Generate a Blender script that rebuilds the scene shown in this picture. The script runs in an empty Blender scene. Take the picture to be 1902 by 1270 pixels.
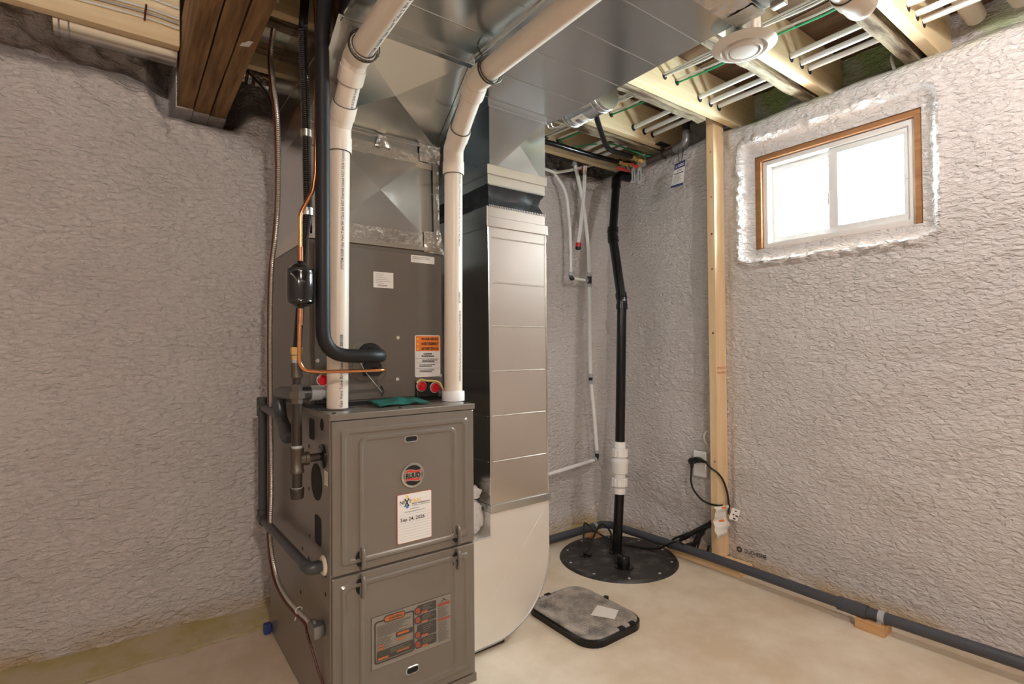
import bpy, bmesh, math, random
from mathutils import Vector, Matrix, noise
random.seed(7)
scene = bpy.context.scene
COL = scene.collection
R_ = math.radians

# ------------------------------------------------------------------ camera
cam_d = bpy.data.cameras.new('camera'); cam = bpy.data.objects.new('camera', cam_d); COL.objects.link(cam)
cam_d.sensor_fit = 'HORIZONTAL'; cam_d.sensor_width = 36.0; cam_d.lens = 977.02 / 1902 * 36.0
cam_d.clip_start = 0.02; cam_d.clip_end = 200
yaw, pitch, roll = 0.635922, 0.013627, -0.00806
fw = Vector((math.sin(yaw), math.cos(yaw), 0)); rt = Vector((math.cos(yaw), -math.sin(yaw), 0)); up = Vector((0, 0, 1))
f2 = fw * math.cos(pitch) + up * math.sin(pitch); u2 = up * math.cos(pitch) - fw * math.sin(pitch)
r3 = rt * math.cos(roll) + u2 * math.sin(roll); u3 = u2 * math.cos(roll) - rt * math.sin(roll)
cam.matrix_world = Matrix(((r3.x, u3.x, -f2.x, 0), (r3.y, u3.y, -f2.y, 0), (r3.z, u3.z, -f2.z, 1.05), (0, 0, 0, 1)))
scene.camera = cam

# ------------------------------------------------------------------ world, lights, exposure
scene.view_settings.view_transform = 'Standard'; scene.view_settings.look = 'None'
scene.view_settings.gamma = 1.0; scene.view_settings.use_curve_mapping = False
scene.view_settings.exposure = 0.42
try:
    scene.cycles.use_denoising = True
    scene.cycles.max_bounces = 10; scene.cycles.diffuse_bounces = 6; scene.cycles.glossy_bounces = 5
    scene.cycles.sample_clamp_indirect = 6.0
except Exception:
    pass
w = bpy.data.worlds.new('world'); scene.world = w; w.use_nodes = True
bgn = w.node_tree.nodes['Background']
bgn.inputs[0].default_value = (0.80, 0.93, 1.0, 1); bgn.inputs[1].default_value = 90.0

def bulb(name, loc, power, color, size=0.04):
    l = bpy.data.lights.new(name, 'POINT'); l.energy = power; l.color = color; l.shadow_soft_size = size
    o = bpy.data.objects.new(name, l); COL.objects.link(o); o.location = loc
    return o
bulb('ceiling_bulb_a', (-0.05, -1.15, 2.10), 68, (1.0, 0.885, 0.795), 0.04)
bulb('ceiling_bulb_b', (1.58, 0.14, 2.06), 24, (1.0, 0.93, 0.885), 0.03)
bulb('fill_lamp_c', (-1.7, -2.6, 2.07), 40, (1.0, 0.885, 0.795), 0.05)  # unseen fill lamp, added to lift the ambient light
pl = bpy.data.lights.new('window_portal', 'AREA'); pl.shape = 'RECTANGLE'; pl.size = 0.62; pl.size_y = 0.44
plo = bpy.data.objects.new('window_portal', pl); COL.objects.link(plo)
plo.location = (2.56, 0.99, 1.72); plo.rotation_euler = (0, R_(90), 0)   # faces into the room (-x)
pl.size, pl.size_y = 0.44, 0.62
pl.cycles.is_portal = True

# ------------------------------------------------------------------ materials
def mat(name, col, rough=0.5, metal=0.0, col2=None, nscale=8.0, stretch=(1, 1, 1), bump=0.0, bscale=60.0, bdist=0.002,
        contrast=(0.35, 0.65), spec=0.5, rvar=0.0, alpha=1.0, trans=0.0, detail=4.0, coat=0.0, sub=0.0):
    m = bpy.data.materials.new(name); m.use_nodes = True
    nt = m.node_tree; p = nt.nodes['Principled BSDF']
    p.inputs['Base Color'].default_value = (*col, 1); p.inputs['Roughness'].default_value = rough
    p.inputs['Metallic'].default_value = metal; p.inputs['Specular IOR Level'].default_value = spec
    p.inputs['Alpha'].default_value = alpha; p.inputs['Transmission Weight'].default_value = trans
    p.inputs['Coat Weight'].default_value = coat
    if sub: p.inputs['Subsurface Weight'].default_value = sub
    if col2 or bump or rvar:
        tc = nt.nodes.new('ShaderNodeTexCoord'); mp = nt.nodes.new('ShaderNodeMapping'); mp.inputs['Scale'].default_value = stretch
        geo = nt.nodes.new('ShaderNodeNewGeometry')
        nt.links.new(geo.outputs['Position'], mp.inputs['Vector'])
        if col2 or rvar:
            n = nt.nodes.new('ShaderNodeTexNoise'); n.inputs['Scale'].default_value = nscale; n.inputs['Detail'].default_value = detail
            n.inputs['Roughness'].default_value = 0.62
            nt.links.new(mp.outputs[0], n.inputs['Vector'])
            r = nt.nodes.new('ShaderNodeMapRange'); r.inputs[1].default_value = contrast[0]; r.inputs[2].default_value = contrast[1]
            nt.links.new(n.outputs[0], r.inputs[0])
            if col2:
                mx = nt.nodes.new('ShaderNodeMix'); mx.data_type = 'RGBA'
                mx.inputs[6].default_value = (*col, 1); mx.inputs[7].default_value = (*col2, 1)
                nt.links.new(r.outputs[0], mx.inputs[0]); nt.links.new(mx.outputs[2], p.inputs['Base Color'])
            if rvar:
                rr = nt.nodes.new('ShaderNodeMapRange'); rr.inputs[3].default_value = rough - rvar; rr.inputs[4].default_value = rough + rvar
                nt.links.new(r.outputs[0], rr.inputs[0]); nt.links.new(rr.outputs[0], p.inputs['Roughness'])
        if bump:
            b = nt.nodes.new('ShaderNodeBump'); b.inputs['Strength'].default_value = bump; b.inputs['Distance'].default_value = bdist
            n2 = nt.nodes.new('ShaderNodeTexNoise'); n2.inputs['Scale'].default_value = bscale; n2.inputs['Detail'].default_value = 3
            nt.links.new(mp.outputs[0], n2.inputs['Vector']); nt.links.new(n2.outputs[0], b.inputs['Height'])
            nt.links.new(b.outputs[0], p.inputs['Normal'])
    return m

def foam_mat(name, col, col2, rim, foot=(0.55, 0.42, 0.25)):
    m = bpy.data.materials.new(name); m.use_nodes = True; nt = m.node_tree; N = nt.nodes; L = nt.links
    p = N['Principled BSDF']; p.inputs['Roughness'].default_value = 0.55; p.inputs['Specular IOR Level'].default_value = 0.35
    geo = N.new('ShaderNodeNewGeometry')
    n = N.new('ShaderNodeTexNoise'); n.inputs['Scale'].default_value = 2.2; n.inputs['Detail'].default_value = 5
    L.new(geo.outputs['Position'], n.inputs['Vector'])
    mr = N.new('ShaderNodeMapRange'); mr.inputs[1].default_value = 0.38; mr.inputs[2].default_value = 0.62; L.new(n.outputs[0], mr.inputs[0])
    mx = N.new('ShaderNodeMix'); mx.data_type = 'RGBA'; mx.inputs[6].default_value = (*col, 1); mx.inputs[7].default_value = (*col2, 1)
    L.new(mr.outputs[0], mx.inputs[0])
    # rim band over the foundation: greenish light tint painted into the right wall's foam
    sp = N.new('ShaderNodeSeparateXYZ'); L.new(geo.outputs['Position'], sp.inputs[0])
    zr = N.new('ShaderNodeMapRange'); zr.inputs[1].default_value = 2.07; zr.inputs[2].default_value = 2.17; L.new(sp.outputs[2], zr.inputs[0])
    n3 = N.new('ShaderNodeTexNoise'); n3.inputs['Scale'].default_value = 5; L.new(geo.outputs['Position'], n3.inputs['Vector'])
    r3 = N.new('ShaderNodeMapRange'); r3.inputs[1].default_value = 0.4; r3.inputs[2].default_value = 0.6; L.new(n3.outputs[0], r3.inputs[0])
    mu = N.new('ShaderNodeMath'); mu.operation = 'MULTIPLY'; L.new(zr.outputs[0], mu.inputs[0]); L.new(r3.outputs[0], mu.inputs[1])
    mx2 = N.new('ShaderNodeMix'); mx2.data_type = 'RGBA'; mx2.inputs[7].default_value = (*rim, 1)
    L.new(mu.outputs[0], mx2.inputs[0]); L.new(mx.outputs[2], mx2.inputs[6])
    # dusty yellow overspray at the footing
    zf = N.new('ShaderNodeMapRange'); zf.inputs[1].default_value = 0.085; zf.inputs[2].default_value = 0.015; L.new(sp.outputs[2], zf.inputs[0])
    mu2 = N.new('ShaderNodeMath'); mu2.operation = 'MULTIPLY'; L.new(zf.outputs[0], mu2.inputs[0]); L.new(r3.outputs[0], mu2.inputs[1])
    mx3 = N.new('ShaderNodeMix'); mx3.data_type = 'RGBA'; mx3.inputs[7].default_value = (0.55, 0.42, 0.25, 1)
    L.new(mu2.outputs[0], mx3.inputs[0]); L.new(mx2.outputs[2], mx3.inputs[6])
    L.new(mx3.outputs[2], p.inputs['Base Color'])
    b = N.new('ShaderNodeBump'); b.inputs['Strength'].default_value = 1.0; b.inputs['Distance'].default_value = 0.019
    n2 = N.new('ShaderNodeTexNoise'); n2.inputs['Scale'].default_value = 55; n2.inputs['Detail'].default_value = 4; n2.inputs['Distortion'].default_value = 0.6
    mp = N.new('ShaderNodeMapping'); mp.inputs['Scale'].default_value = (0.75, 0.75, 1.5); mp.inputs['Rotation'].default_value = (0.25, 0.25, 0)
    L.new(geo.outputs['Position'], mp.inputs['Vector']); L.new(mp.outputs[0], n2.inputs['Vector']); L.new(n2.outputs[0], b.inputs['Height'])
    L.new(b.outputs[0], p.inputs['Normal'])
    return m

def wood_mat(name, c1, c2, axis='x', scale=1.0, rough=0.7, bump=0.2):
    st = {'x': (1.5, 22, 22), 'y': (22, 1.5, 22), 'z': (22, 22, 1.5)}[axis]
    return mat(name, c1, rough, 0, c2, 1.6 * scale, st, bump, 3.0, 0.004, (0.3, 0.7), 0.3)

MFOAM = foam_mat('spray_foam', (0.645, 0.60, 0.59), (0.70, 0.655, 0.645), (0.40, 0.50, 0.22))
MFOAMB = foam_mat('spray_foam_back', (0.645, 0.60, 0.59), (0.70, 0.655, 0.645), (0.52, 0.49, 0.48))
MFLOOR = mat('concrete', (0.66, 0.545, 0.40), 0.75, 0, (0.80, 0.71, 0.575), 3.2, bump=0.35, bscale=40, bdist=0.002, contrast=(0.38, 0.64), spec=0.3, detail=9)
MSTRIP = mat('overspray_concrete', (0.50, 0.43, 0.17), 0.9, 0, (0.62, 0.53, 0.36), 6.0, bump=0.5, bscale=60, bdist=0.004, contrast=(0.35, 0.6), spec=0.2)
MDARK = mat('dark_gap', (0.05, 0.042, 0.035), 0.9)
MNEW = wood_mat('new_spruce', (0.76, 0.57, 0.32), (0.86, 0.72, 0.48), 'x')
MNEWZ = wood_mat('new_spruce_upright', (0.74, 0.52, 0.30), (0.82, 0.63, 0.40), 'z')
MNEWY = wood_mat('new_spruce_plate', (0.74, 0.50, 0.27), (0.84, 0.63, 0.38), 'y')
MOLD = mat('old_rough_timber', (0.10, 0.065, 0.04), 0.9, 0, (0.34, 0.285, 0.20), 2.2, (2.2, 14, 14), 0.8, 12, 0.006, (0.36, 0.62), 0.2)
MBEAM = wood_mat('stained_beam_timber', (0.13, 0.07, 0.032), (0.36, 0.215, 0.105), 'y', 1.3, 0.8, 0.6)
MSUB = wood_mat('old_subfloor', (0.10, 0.055, 0.03), (0.19, 0.11, 0.065), 'y', 1.0, 0.85, 0.4)
MBUCK = wood_mat('window_buck', (0.26, 0.115, 0.045), (0.38, 0.19, 0.085), 'y', 1.0, 0.7, 0.3)
MBLOCK = wood_mat('offcut', (0.58, 0.33, 0.15), (0.72, 0.47, 0.25), 'y')
MGALV = mat('galvanized', (0.60, 0.625, 0.63), 0.20, 1.0)
MGALV2 = mat('galvanized_boot', (0.84, 0.81, 0.77), 0.42, 0.7, (0.88, 0.86, 0.82), 6, rvar=0.05)
MGALVR = mat('galvanized_smudged', (0.70, 0.67, 0.62), 0.23, 1.0, (0.76, 0.73, 0.68), 3.5, contrast=(0.3, 0.75))
MFOIL = mat('foil_tape', (0.82, 0.82, 0.80), 0.18, 1.0, bump=0.22, bscale=45, bdist=0.006)
MCAB = mat('furnace_enamel', (0.185, 0.158, 0.132), 0.30, 0.15, (0.20, 0.172, 0.145), 4, spec=0.5, coat=0.1)
MCOIL = mat('coil_enamel', (0.155, 0.138, 0.118), 0.33, 0.2, (0.17, 0.15, 0.13), 4, bump=0.05, bscale=3, bdist=0.01, coat=0.08)
MPVC = mat('white_pvc', (0.80, 0.70, 0.60), 0.35, spec=0.45)
MPVCW = mat('bright_pvc', (0.86, 0.85, 0.83), 0.35)
MPEX = mat('pex', (0.86, 0.86, 0.84), 0.5)
MINS = mat('black_foam_insulation', (0.011, 0.011, 0.013), 0.5, spec=0.35)
MABS = mat('black_abs', (0.007, 0.007, 0.008), 0.20, spec=0.4)
MLID = mat('black_lid', (0.030, 0.028, 0.026), 0.40, 0, (0.17, 0.155, 0.14), 16, contrast=(0.52, 0.75))
MBOXLID = mat('dusty_lid', (0.17, 0.16, 0.15), 0.6, 0, (0.46, 0.41, 0.36), 14, bump=0.8, bscale=40, bdist=0.006, contrast=(0.3, 0.6))
MBLACK = mat('black_plastic', (0.012, 0.012, 0.012), 0.4)
MHOLE = mat('black_recess', (0.006, 0.006, 0.006), 0.8)
MIRON = mat('black_iron', (0.055, 0.047, 0.042), 0.38, 0.7, (0.085, 0.07, 0.06), 20)
MIRONL = mat('malleable_fitting', (0.13, 0.108, 0.09), 0.42, 0.8, bump=0.15, bscale=120)
MTHREAD = mat('pipe_dope', (0.52, 0.55, 0.55), 0.5, 0.2, bump=0.6, bscale=200)
MBRASS = mat('brass', (0.78, 0.53, 0.20), 0.25, 1.0)
MCOPPER = mat('copper', (0.80, 0.36, 0.17), 0.22, 1.0, (0.72, 0.30, 0.13), 12)
MCOPPERD = mat('tarnished_copper', (0.36, 0.16, 0.09), 0.4, 1.0, (0.55, 0.24, 0.12), 60)
MDRIER = mat('black_gloss_enamel', (0.008, 0.008, 0.009), 0.12, coat=0.5)
MGREY = mat('grey_conduit_pvc', (0.055, 0.056, 0.058), 0.33, spec=0.45)
MFPIPE = mat('dark_grey_floor_pipe', (0.062, 0.066, 0.08), 0.5)
MGREYFIT = mat('light_grey_fitting', (0.42, 0.45, 0.48), 0.35)
MGREYM = mat('grey_malleable', (0.24, 0.24, 0.235), 0.35, 0.7)
MMC = mat('armoured_cable', (0.62, 0.59, 0.54), 0.36, 0.85)
MREDC = mat('dark_red_cable', (0.10, 0.025, 0.018), 0.4)
MRED = mat('red_cap', (0.62, 0.012, 0.02), 0.3)
MREDH = mat('red_lever', (0.72, 0.03, 0.03), 0.35)
MYEL = mat('yellow_strap', (0.75, 0.60, 0.22), 0.5)
MGREEN = mat('green_wire', (0.012, 0.30, 0.10), 0.4)
MNM = mat('white_cable', (0.74, 0.72, 0.66), 0.45)
MNMG = mat('grey_cable', (0.42, 0.38, 0.33), 0.45)
MSTEEL = mat('steel', (0.62, 0.62, 0.61), 0.28, 1.0)
MBOLT = mat('bolt_head', (0.72, 0.68, 0.62), 0.4, 0.6)
MSTRAPD = mat('dark_strap', (0.10, 0.09, 0.075), 0.4, 0.9)
MWHITE = mat('white_label', (0.80, 0.77, 0.74), 0.5)
MVINYL = mat('window_vinyl', (0.70, 0.70, 0.70), 0.45)
MINK = mat('black_ink', (0.02, 0.018, 0.016), 0.6)
MINKB = mat('blue_black_ink', (0.10, 0.11, 0.16), 0.6)
MORANGE = mat('orange_print', (0.86, 0.22, 0.03), 0.5)
MORANGE2 = mat('dull_orange_print', (0.48, 0.13, 0.035), 0.5)
MYELP = mat('yellow_print', (0.95, 0.55, 0.08), 0.5)
MBLUEP = mat('blue_print', (0.03, 0.22, 0.60), 0.5)
MNAVY = mat('navy_print', (0.03, 0.05, 0.16), 0.5)
MREDP = mat('red_print', (0.60, 0.05, 0.035), 0.4)
MREDD = mat('dull_red_print', (0.33, 0.07, 0.04), 0.5)
MTAN = mat('label_tan', (0.25, 0.22, 0.185), 0.4)
MGREYP = mat('grey_print', (0.40, 0.37, 0.34), 0.5)
MCHAR = mat('charcoal_print', (0.06, 0.052, 0.045), 0.45)
MRAG = mat('green_cloth', (0.006, 0.105, 0.08), 0.85, bump=0.5, bscale=120)
MBAG = mat('clear_plastic_bag', (0.80, 0.76, 0.74), 0.18, 0, spec=0.6, alpha=0.72, bump=0.5, bscale=30, bdist=0.01)
MPAPER = mat('paper', (0.82, 0.80, 0.76), 0.7)
MCANVAS = mat('black_vinyl_canvas', (0.02, 0.021, 0.024), 0.25, bump=0.2, bscale=14, bdist=0.02)
MDIFF = mat('diffuser_white', (0.80, 0.74, 0.68), 0.4)
MBLUET = mat('blue_tape', (0.03, 0.05, 0.22), 0.6)
MSEAL = mat('sealant', (0.72, 0.66, 0.54), 0.6)
def glass_mat():
    m = bpy.data.materials.new('window_glass'); m.use_nodes = True; nt = m.node_tree
    for n in list(nt.nodes):
        if n.type == 'BSDF_PRINCIPLED': nt.nodes.remove(n)
    t = nt.nodes.new('ShaderNodeBsdfTransparent'); t.inputs[0].default_value = (0.95, 0.98, 0.97, 1)
    g = nt.nodes.new('ShaderNodeBsdfGlossy'); g.inputs['Roughness'].default_value = 0.02
    mx = nt.nodes.new('ShaderNodeMixShader'); mx.inputs[0].default_value = 0.07
    nt.links.new(t.outputs[0], mx.inputs[1]); nt.links.new(g.outputs[0], mx.inputs[2])
    nt.links.new(mx.outputs[0], nt.nodes['Material Output'].inputs[0])
    return m
MGLASS = glass_mat()

# ------------------------------------------------------------------ mesh building
V = Vector
def frame(a):
    a = V(a).normalized()
    t = V((0, 0, 1)) if abs(a.z) < 0.9 else V((1, 0, 0))
    u = a.cross(t).normalized(); v = a.cross(u).normalized()
    return u, v
def fillet(pts, rad, n=7):
    pts = [V(p) for p in pts]
    if not rad or len(pts) < 3: return pts
    out = [pts[0]]
    for i in range(1, len(pts) - 1):
        a, b, c = pts[i - 1], pts[i], pts[i + 1]
        d1 = (a - b); d2 = (c - b); l1, l2 = d1.length, d2.length
        d1.normalize(); d2.normalize()
        ang = d1.angle(d2)
        t = min(rad / max(math.tan(ang / 2), 0.05), 0.48 * l1, 0.48 * l2)
        p0 = b + d1 * t; p2 = b + d2 * t
        for k in range(n + 1):
            s = k / n
            out.append(p0 * (1 - s) ** 2 + b * 2 * s * (1 - s) + p2 * s ** 2)
    out.append(pts[-1])
    return out
def spline(pts, n=8):
    P = [V(p) for p in pts]; P = [P[0] * 2 - P[1]] + P + [P[-1] * 2 - P[-2]]
    out = []
    for i in range(1, len(P) - 2):
        a, b, c, d = P[i - 1:i + 3]
        for k in range(n):
            t = k / n
            out.append(0.5 * ((2 * b) + (c - a) * t + (2 * a - 5 * b + 4 * c - d) * t * t + (3 * b - a - 3 * c + d) * t ** 3))
    out.append(P[-2])
    return out

def resample(P, step):
    out = [P[0]]; acc = 0.0
    for a, b in zip(P, P[1:]):
        L = (b - a).length
        if L < 1e-9: continue
        t = step - acc
        while t <= L: out.append(a + (b - a) * (t / L)); t += step
        acc = L - (t - step)
    out.append(P[-1]); return out
class B:
    """collects shapes (world coordinates) for ONE mesh object"""
    def __init__(s): s.v = []; s.f = []; s.sm = []
    def add(s, vs, fs, smooth=False):
        o = len(s.v); s.v += [tuple(v) for v in vs]
        s.f += [tuple(i + o for i in f) for f in fs]; s.sm += [smooth] * len(fs)
        return s
    def box(s, a, b, bev=0.0, M=None):
        x0, y0, z0 = a; x1, y1, z1 = b
        if bev <= 0:
            vs = [(x, y, z) for x in (x0, x1) for y in (y0, y1) for z in (z0, z1)]
            fs = [(0, 1, 3, 2), (4, 6, 7, 5), (0, 4, 5, 1), (2, 3, 7, 6), (0, 2, 6, 4), (1, 5, 7, 3)]
            if M: vs = [M @ V(v) for v in vs]
            return s.add(vs, fs)
        bm = bmesh.new(); bmesh.ops.create_cube(bm, size=1)
        for v in bm.verts:
            v.co = V(((x0 + x1) / 2 + v.co.x * (x1 - x0), (y0 + y1) / 2 + v.co.y * (y1 - y0), (z0 + z1) / 2 + v.co.z * (z1 - z0)))
        bmesh.ops.bevel(bm, geom=bm.edges[:], offset=bev, segments=2, affect='EDGES', profile=0.5)
        bm.verts.index_update()
        vs = [v.co.copy() for v in bm.verts]; fs = [[v.index for v in f.verts] for f in bm.faces]; bm.free()
        if M: vs = [M @ v for v in vs]
        return s.add(vs, fs)
    def tube(s, pts, r, seg=12, fil=0.0, caps=True, rfun=None, smooth=True):
        P = fillet(pts, fil)
        Q = [P[0]]
        for p in P[1:]:
            if (p - Q[-1]).length > 1e-5: Q.append(p)
        P = Q; n = len(P)
        tang = []
        for i in range(n):
            t = (P[min(i + 1, n - 1)] - P[max(i - 1, 0)])
            tang.append(t.normalized())
        u, v = frame(tang[0]); vs = []
        for i in range(n):
            if i:
                q = tang[i - 1].rotation_difference(tang[i]); u = q @ u; v = q @ v
            rr = r if rfun is None else rfun(i)
            for k in range(seg):
                a = 2 * math.pi * k / seg
                vs.append(P[i] + (u * math.cos(a) + v * math.sin(a)) * rr)
        fs = []
        for i in range(n - 1):
            for k in range(seg):
                fs.append((i * seg + k, i * seg + (k + 1) % seg, (i + 1) * seg + (k + 1) % seg, (i + 1) * seg + k))
        s.add(vs, fs, smooth)
        if caps:
            s.add(vs[:seg], [tuple(range(seg))[::-1]]); s.add(vs[-seg:], [tuple(range(seg))])
        return s
    def cyl(s, p0, p1, r, seg=20, r2=None, caps=True):
        p0, p1 = V(p0), V(p1); u, v = frame(p1 - p0); r2 = r if r2 is None else r2; vs = []
        for P, rr in ((p0, r), (p1, r2)):
            for k in range(seg):
                a = 2 * math.pi * k / seg; vs.append(P + (u * math.cos(a) + v * math.sin(a)) * rr)
        s.add(vs, [(k, (k + 1) % seg, seg + (k + 1) % seg, seg + k) for k in range(seg)], seg > 8)
        if caps: s.add(vs, [tuple(range(seg))[::-1], tuple(range(seg, 2 * seg))])
        return s
    def lathe(s, o, ax, prof, seg=28, smooth=True):
        o = V(o); ax = V(ax).normalized(); u, v = frame(ax); vs = []
        for (h, r) in prof:
            for k in range(seg):
                a = 2 * math.pi * k / seg; vs.append(o + ax * h + (u * math.cos(a) + v * math.sin(a)) * r)
        n = len(prof)
        fs = [(i * seg + k, i * seg + (k + 1) % seg, (i + 1) * seg + (k + 1) % seg, (i + 1) * seg + k) for i in range(n - 1) for k in range(seg)]
        s.add(vs, fs, smooth)
        if prof[0][1] > 1e-6: s.add(vs[:seg], [tuple(range(seg))[::-1]])
        if prof[-1][1] > 1e-6: s.add(vs[-seg:], [tuple(range(seg))])
        return s
    def prism(s, poly, mapf, d0, d1):
        n = len(poly); vs = [mapf(a, b, d) for d in (d0, d1) for a, b in poly]
        fs = [tuple(range(n)), tuple(range(n, 2 * n))[::-1]] + [(k, n + k, n + (k + 1) % n, (k + 1) % n) for k in range(n)]
        return s.add(vs, fs)
    def quad(s, a, b, c, d): return s.add([a, b, c, d], [(0, 1, 2, 3)])
    def hexnut(s, p0, p1, r): return s.cyl(p0, p1, r, 6)
    def ring(s, c, ax, R, r, seg=24, tseg=8):
        u, v = frame(ax); c = V(c)
        pts = [c + (u * math.cos(2 * math.pi * k / seg) + v * math.sin(2 * math.pi * k / seg)) * R for k in range(seg + 1)]
        return s.tube(pts, r, tseg, caps=False)
    def obj(s, name, m, root=None, loc=None, label=None, cat=None, group=None, kind=None):
        """child of root when given, else top-level with its origin at loc"""
        if root is not None:
            org = root['_o'] if '_o' in root else (0, 0, 0)
        elif loc is not None: org = loc
        else:
            xs = [v[0] for v in s.v]; ys = [v[1] for v in s.v]; zs = [v[2] for v in s.v]
            org = ((min(xs) + max(xs)) / 2, (min(ys) + max(ys)) / 2, min(zs))
        org = V(org)
        me = bpy.data.meshes.new(name); me.from_pydata([V(v) - org for v in s.v], [], s.f)
        bm = bmesh.new(); bm.from_mesh(me); bmesh.ops.remove_doubles(bm, verts=bm.verts, dist=1e-6); 
        bmesh.ops.recalc_face_normals(bm, faces=bm.faces); bm.to_mesh(me); bm.free()
        if len(me.polygons) == len(s.sm):
            me.polygons.foreach_set('use_smooth', s.sm)
        else:
            me.polygons.foreach_set('use_smooth', [any(s.sm)] * len(me.polygons))
        if any(s.sm): me.set_sharp_from_angle(angle=R_(38))
        me.materials.append(m)
        o = bpy.data.objects.new(name, me); COL.objects.link(o)
        if root is not None: o.parent = root
        else: o.location = org
        ORG[o.name] = tuple(org)
        o['_o'] = tuple(org)
        if label: o['label'] = label
        if cat: o['category'] = cat
        if group: o['group'] = group
        if kind: o['kind'] = kind
        return o
ORG = {}
def thing(name, label, cat, loc, group=None, kind=None):
    o = bpy.data.objects.new(name, None); COL.objects.link(o); o.location = loc; o.empty_display_size = 0.05
    o['_o'] = tuple(loc)
    if label: o['label'] = label
    if cat: o['category'] = cat
    if group: o['group'] = group
    if kind: o['kind'] = kind
    return o
def struct(b, name, m, loc=(0, 0, 0)): return b.obj(name, m, loc=loc, kind='structure')
def rrect(x0, x1, z0, z1, r, n=5):
    out = []
    for cx, cz, a0 in ((x1 - r, z1 - r, 0), (x0 + r, z1 - r, 90), (x0 + r, z0 + r, 180), (x1 - r, z0 + r, 270)):
        for k in range(n + 1):
            a = R_(a0 + 90 * k / n); out.append((cx + r * math.cos(a), cz + r * math.sin(a)))
    return out
def loft(loops, fill=True):
    b = B(); n = len(loops[0]); vs = [p for l in loops for p in l]; fs = []
    for i in range(len(loops) - 1):
        for k in range(n): fs.append((i * n + k, i * n + (k + 1) % n, (i + 1) * n + (k + 1) % n, (i + 1) * n + k))
    if fill: fs.append(tuple(range((len(loops) - 1) * n, len(loops) * n)))
    return b.add(vs, fs)
_tc = {}
def text_geo(body, size=1.0, bold=0.0, align='LEFT', xs=1.0):
    key = (body, size, bold, align, xs)
    if key in _tc: return _tc[key]
    c = bpy.data.curves.new('t', 'FONT'); c.body = body; c.size = size; c.offset = bold; c.align_x = align; c.resolution_u = 2
    o = bpy.data.objects.new('t', c); COL.objects.link(o)
    dg = bpy.context.evaluated_depsgraph_get(); me = bpy.data.meshes.new_from_object(o.evaluated_get(dg))
    vs = [(v.co.x * xs, v.co.y) for v in me.vertices]; fs = [tuple(p.vertices) for p in me.polygons]
    bpy.data.objects.remove(o); bpy.data.curves.remove(c); bpy.data.meshes.remove(me)
    _tc[key] = (vs, fs); return vs, fs
def put_text(b, body, size, O, u, v, bold=0.0, align='LEFT', width=None):
    vs, fs = text_geo(body, size, bold, align)
    k = 1.0
    if width:
        ww = max(p[0] for p in vs) - min(p[0] for p in vs); k = width / ww
    O, u, v = V(O), V(u), V(v)
    return b.add([O + u * (x * k) + v * y for x, y in vs], fs)
def text_on_pipe(b, body, size, p0, axis, radius, face, flip=False, length=None):
    """wraps print along a pipe: starts at p0 (on the axis), runs along axis, centred on direction face"""
    vs, fs = text_geo(body, size, size * 0.012)
    a = V(axis).normalized(); fdir = (V(face) - a * a.dot(V(face))).normalized(); w_ = fdir.cross(a)
    if flip: w_ = -w_
    k = 1.0
    if length:
        ww = max(p[0] for p in vs); k = length / ww
    out = []
    for x, y in vs:
        th = (y - size * 0.35) / radius
        out.append(V(p0) + a * (x * k) + (fdir * math.cos(th) + w_ * math.sin(th)) * (radius + 0.0006))
    return b.add(out, fs)
def lines_print(b, x0, x1, z0, z1, n, y, h=0.0012, jitter=0.3, u=None):
    for i in range(n):
        z = z0 + (z1 - z0) * (i + 0.5) / n
        xe = x1 - (x1 - x0) * jitter * random.random()
        b.quad((x0, y, z - h / 2), (xe, y, z - h / 2), (xe, y, z + h / 2), (x0, y, z + h / 2))
    return b

# ================================================================== THE ROOM
def sstep(a, b, x):
    t = max(0.0, min(1.0, (x - a) / (b - a))); return t * t * (3 - 2 * t)
def lerp_pts(P, x):
    if x <= P[0][0]: return P[0][1]
    for (a, va), (b, vb) in zip(P, P[1:]):
        if x <= b: return va + (vb - va) * (x - a) / (b - a)
    return P[-1][1]
def foam_h(u, z, sd):
    h = noise.noise((u * 1.5, z * 1.2, sd)) * 0.022 + noise.noise((u * 3.6 + z * 1.5, z * 6.0, sd + 5)) * 0.012
    wx = noise.noise((u * 5, z * 5, sd + 9)) * 0.35; wz = noise.noise((u * 5, z * 5, sd + 13)) * 0.35
    amp = 0.5 + 0.9 * max(0, noise.noise((u * 1.1, z * 1.6, sd + 31)) + 0.35)
    r = 1 - abs(noise.noise((u * 13 + wx * 5, z * 24 + u * 6 + wz * 5, sd + 2)))
    r2 = 1 - abs(noise.noise((u * 30 + wx * 8, z * 52 + u * 12 + wz * 8, sd + 3)))
    return h + (r * 0.0085 + r2 * 0.0052) * amp
def axis_samples(lo, hi, flo, fhi, fine, coarse):
    out = []; x = lo
    while x < flo - 1e-6: out.append(x); x += coarse
    x = flo
    while x < fhi - 1e-6: out.append(x); x += fine
    x = fhi
    while x < hi - 1e-6: out.append(x); x += coarse
    out.append(hi); return out
ZS = axis_samples(-0.02, 2.36, -0.02, 2.36, 0.0095, 0.1)
WIN = (0.662, 1.306, 1.506, 1.950)      # y0 y1 z0 z1 of the foam-edged window opening
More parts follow.
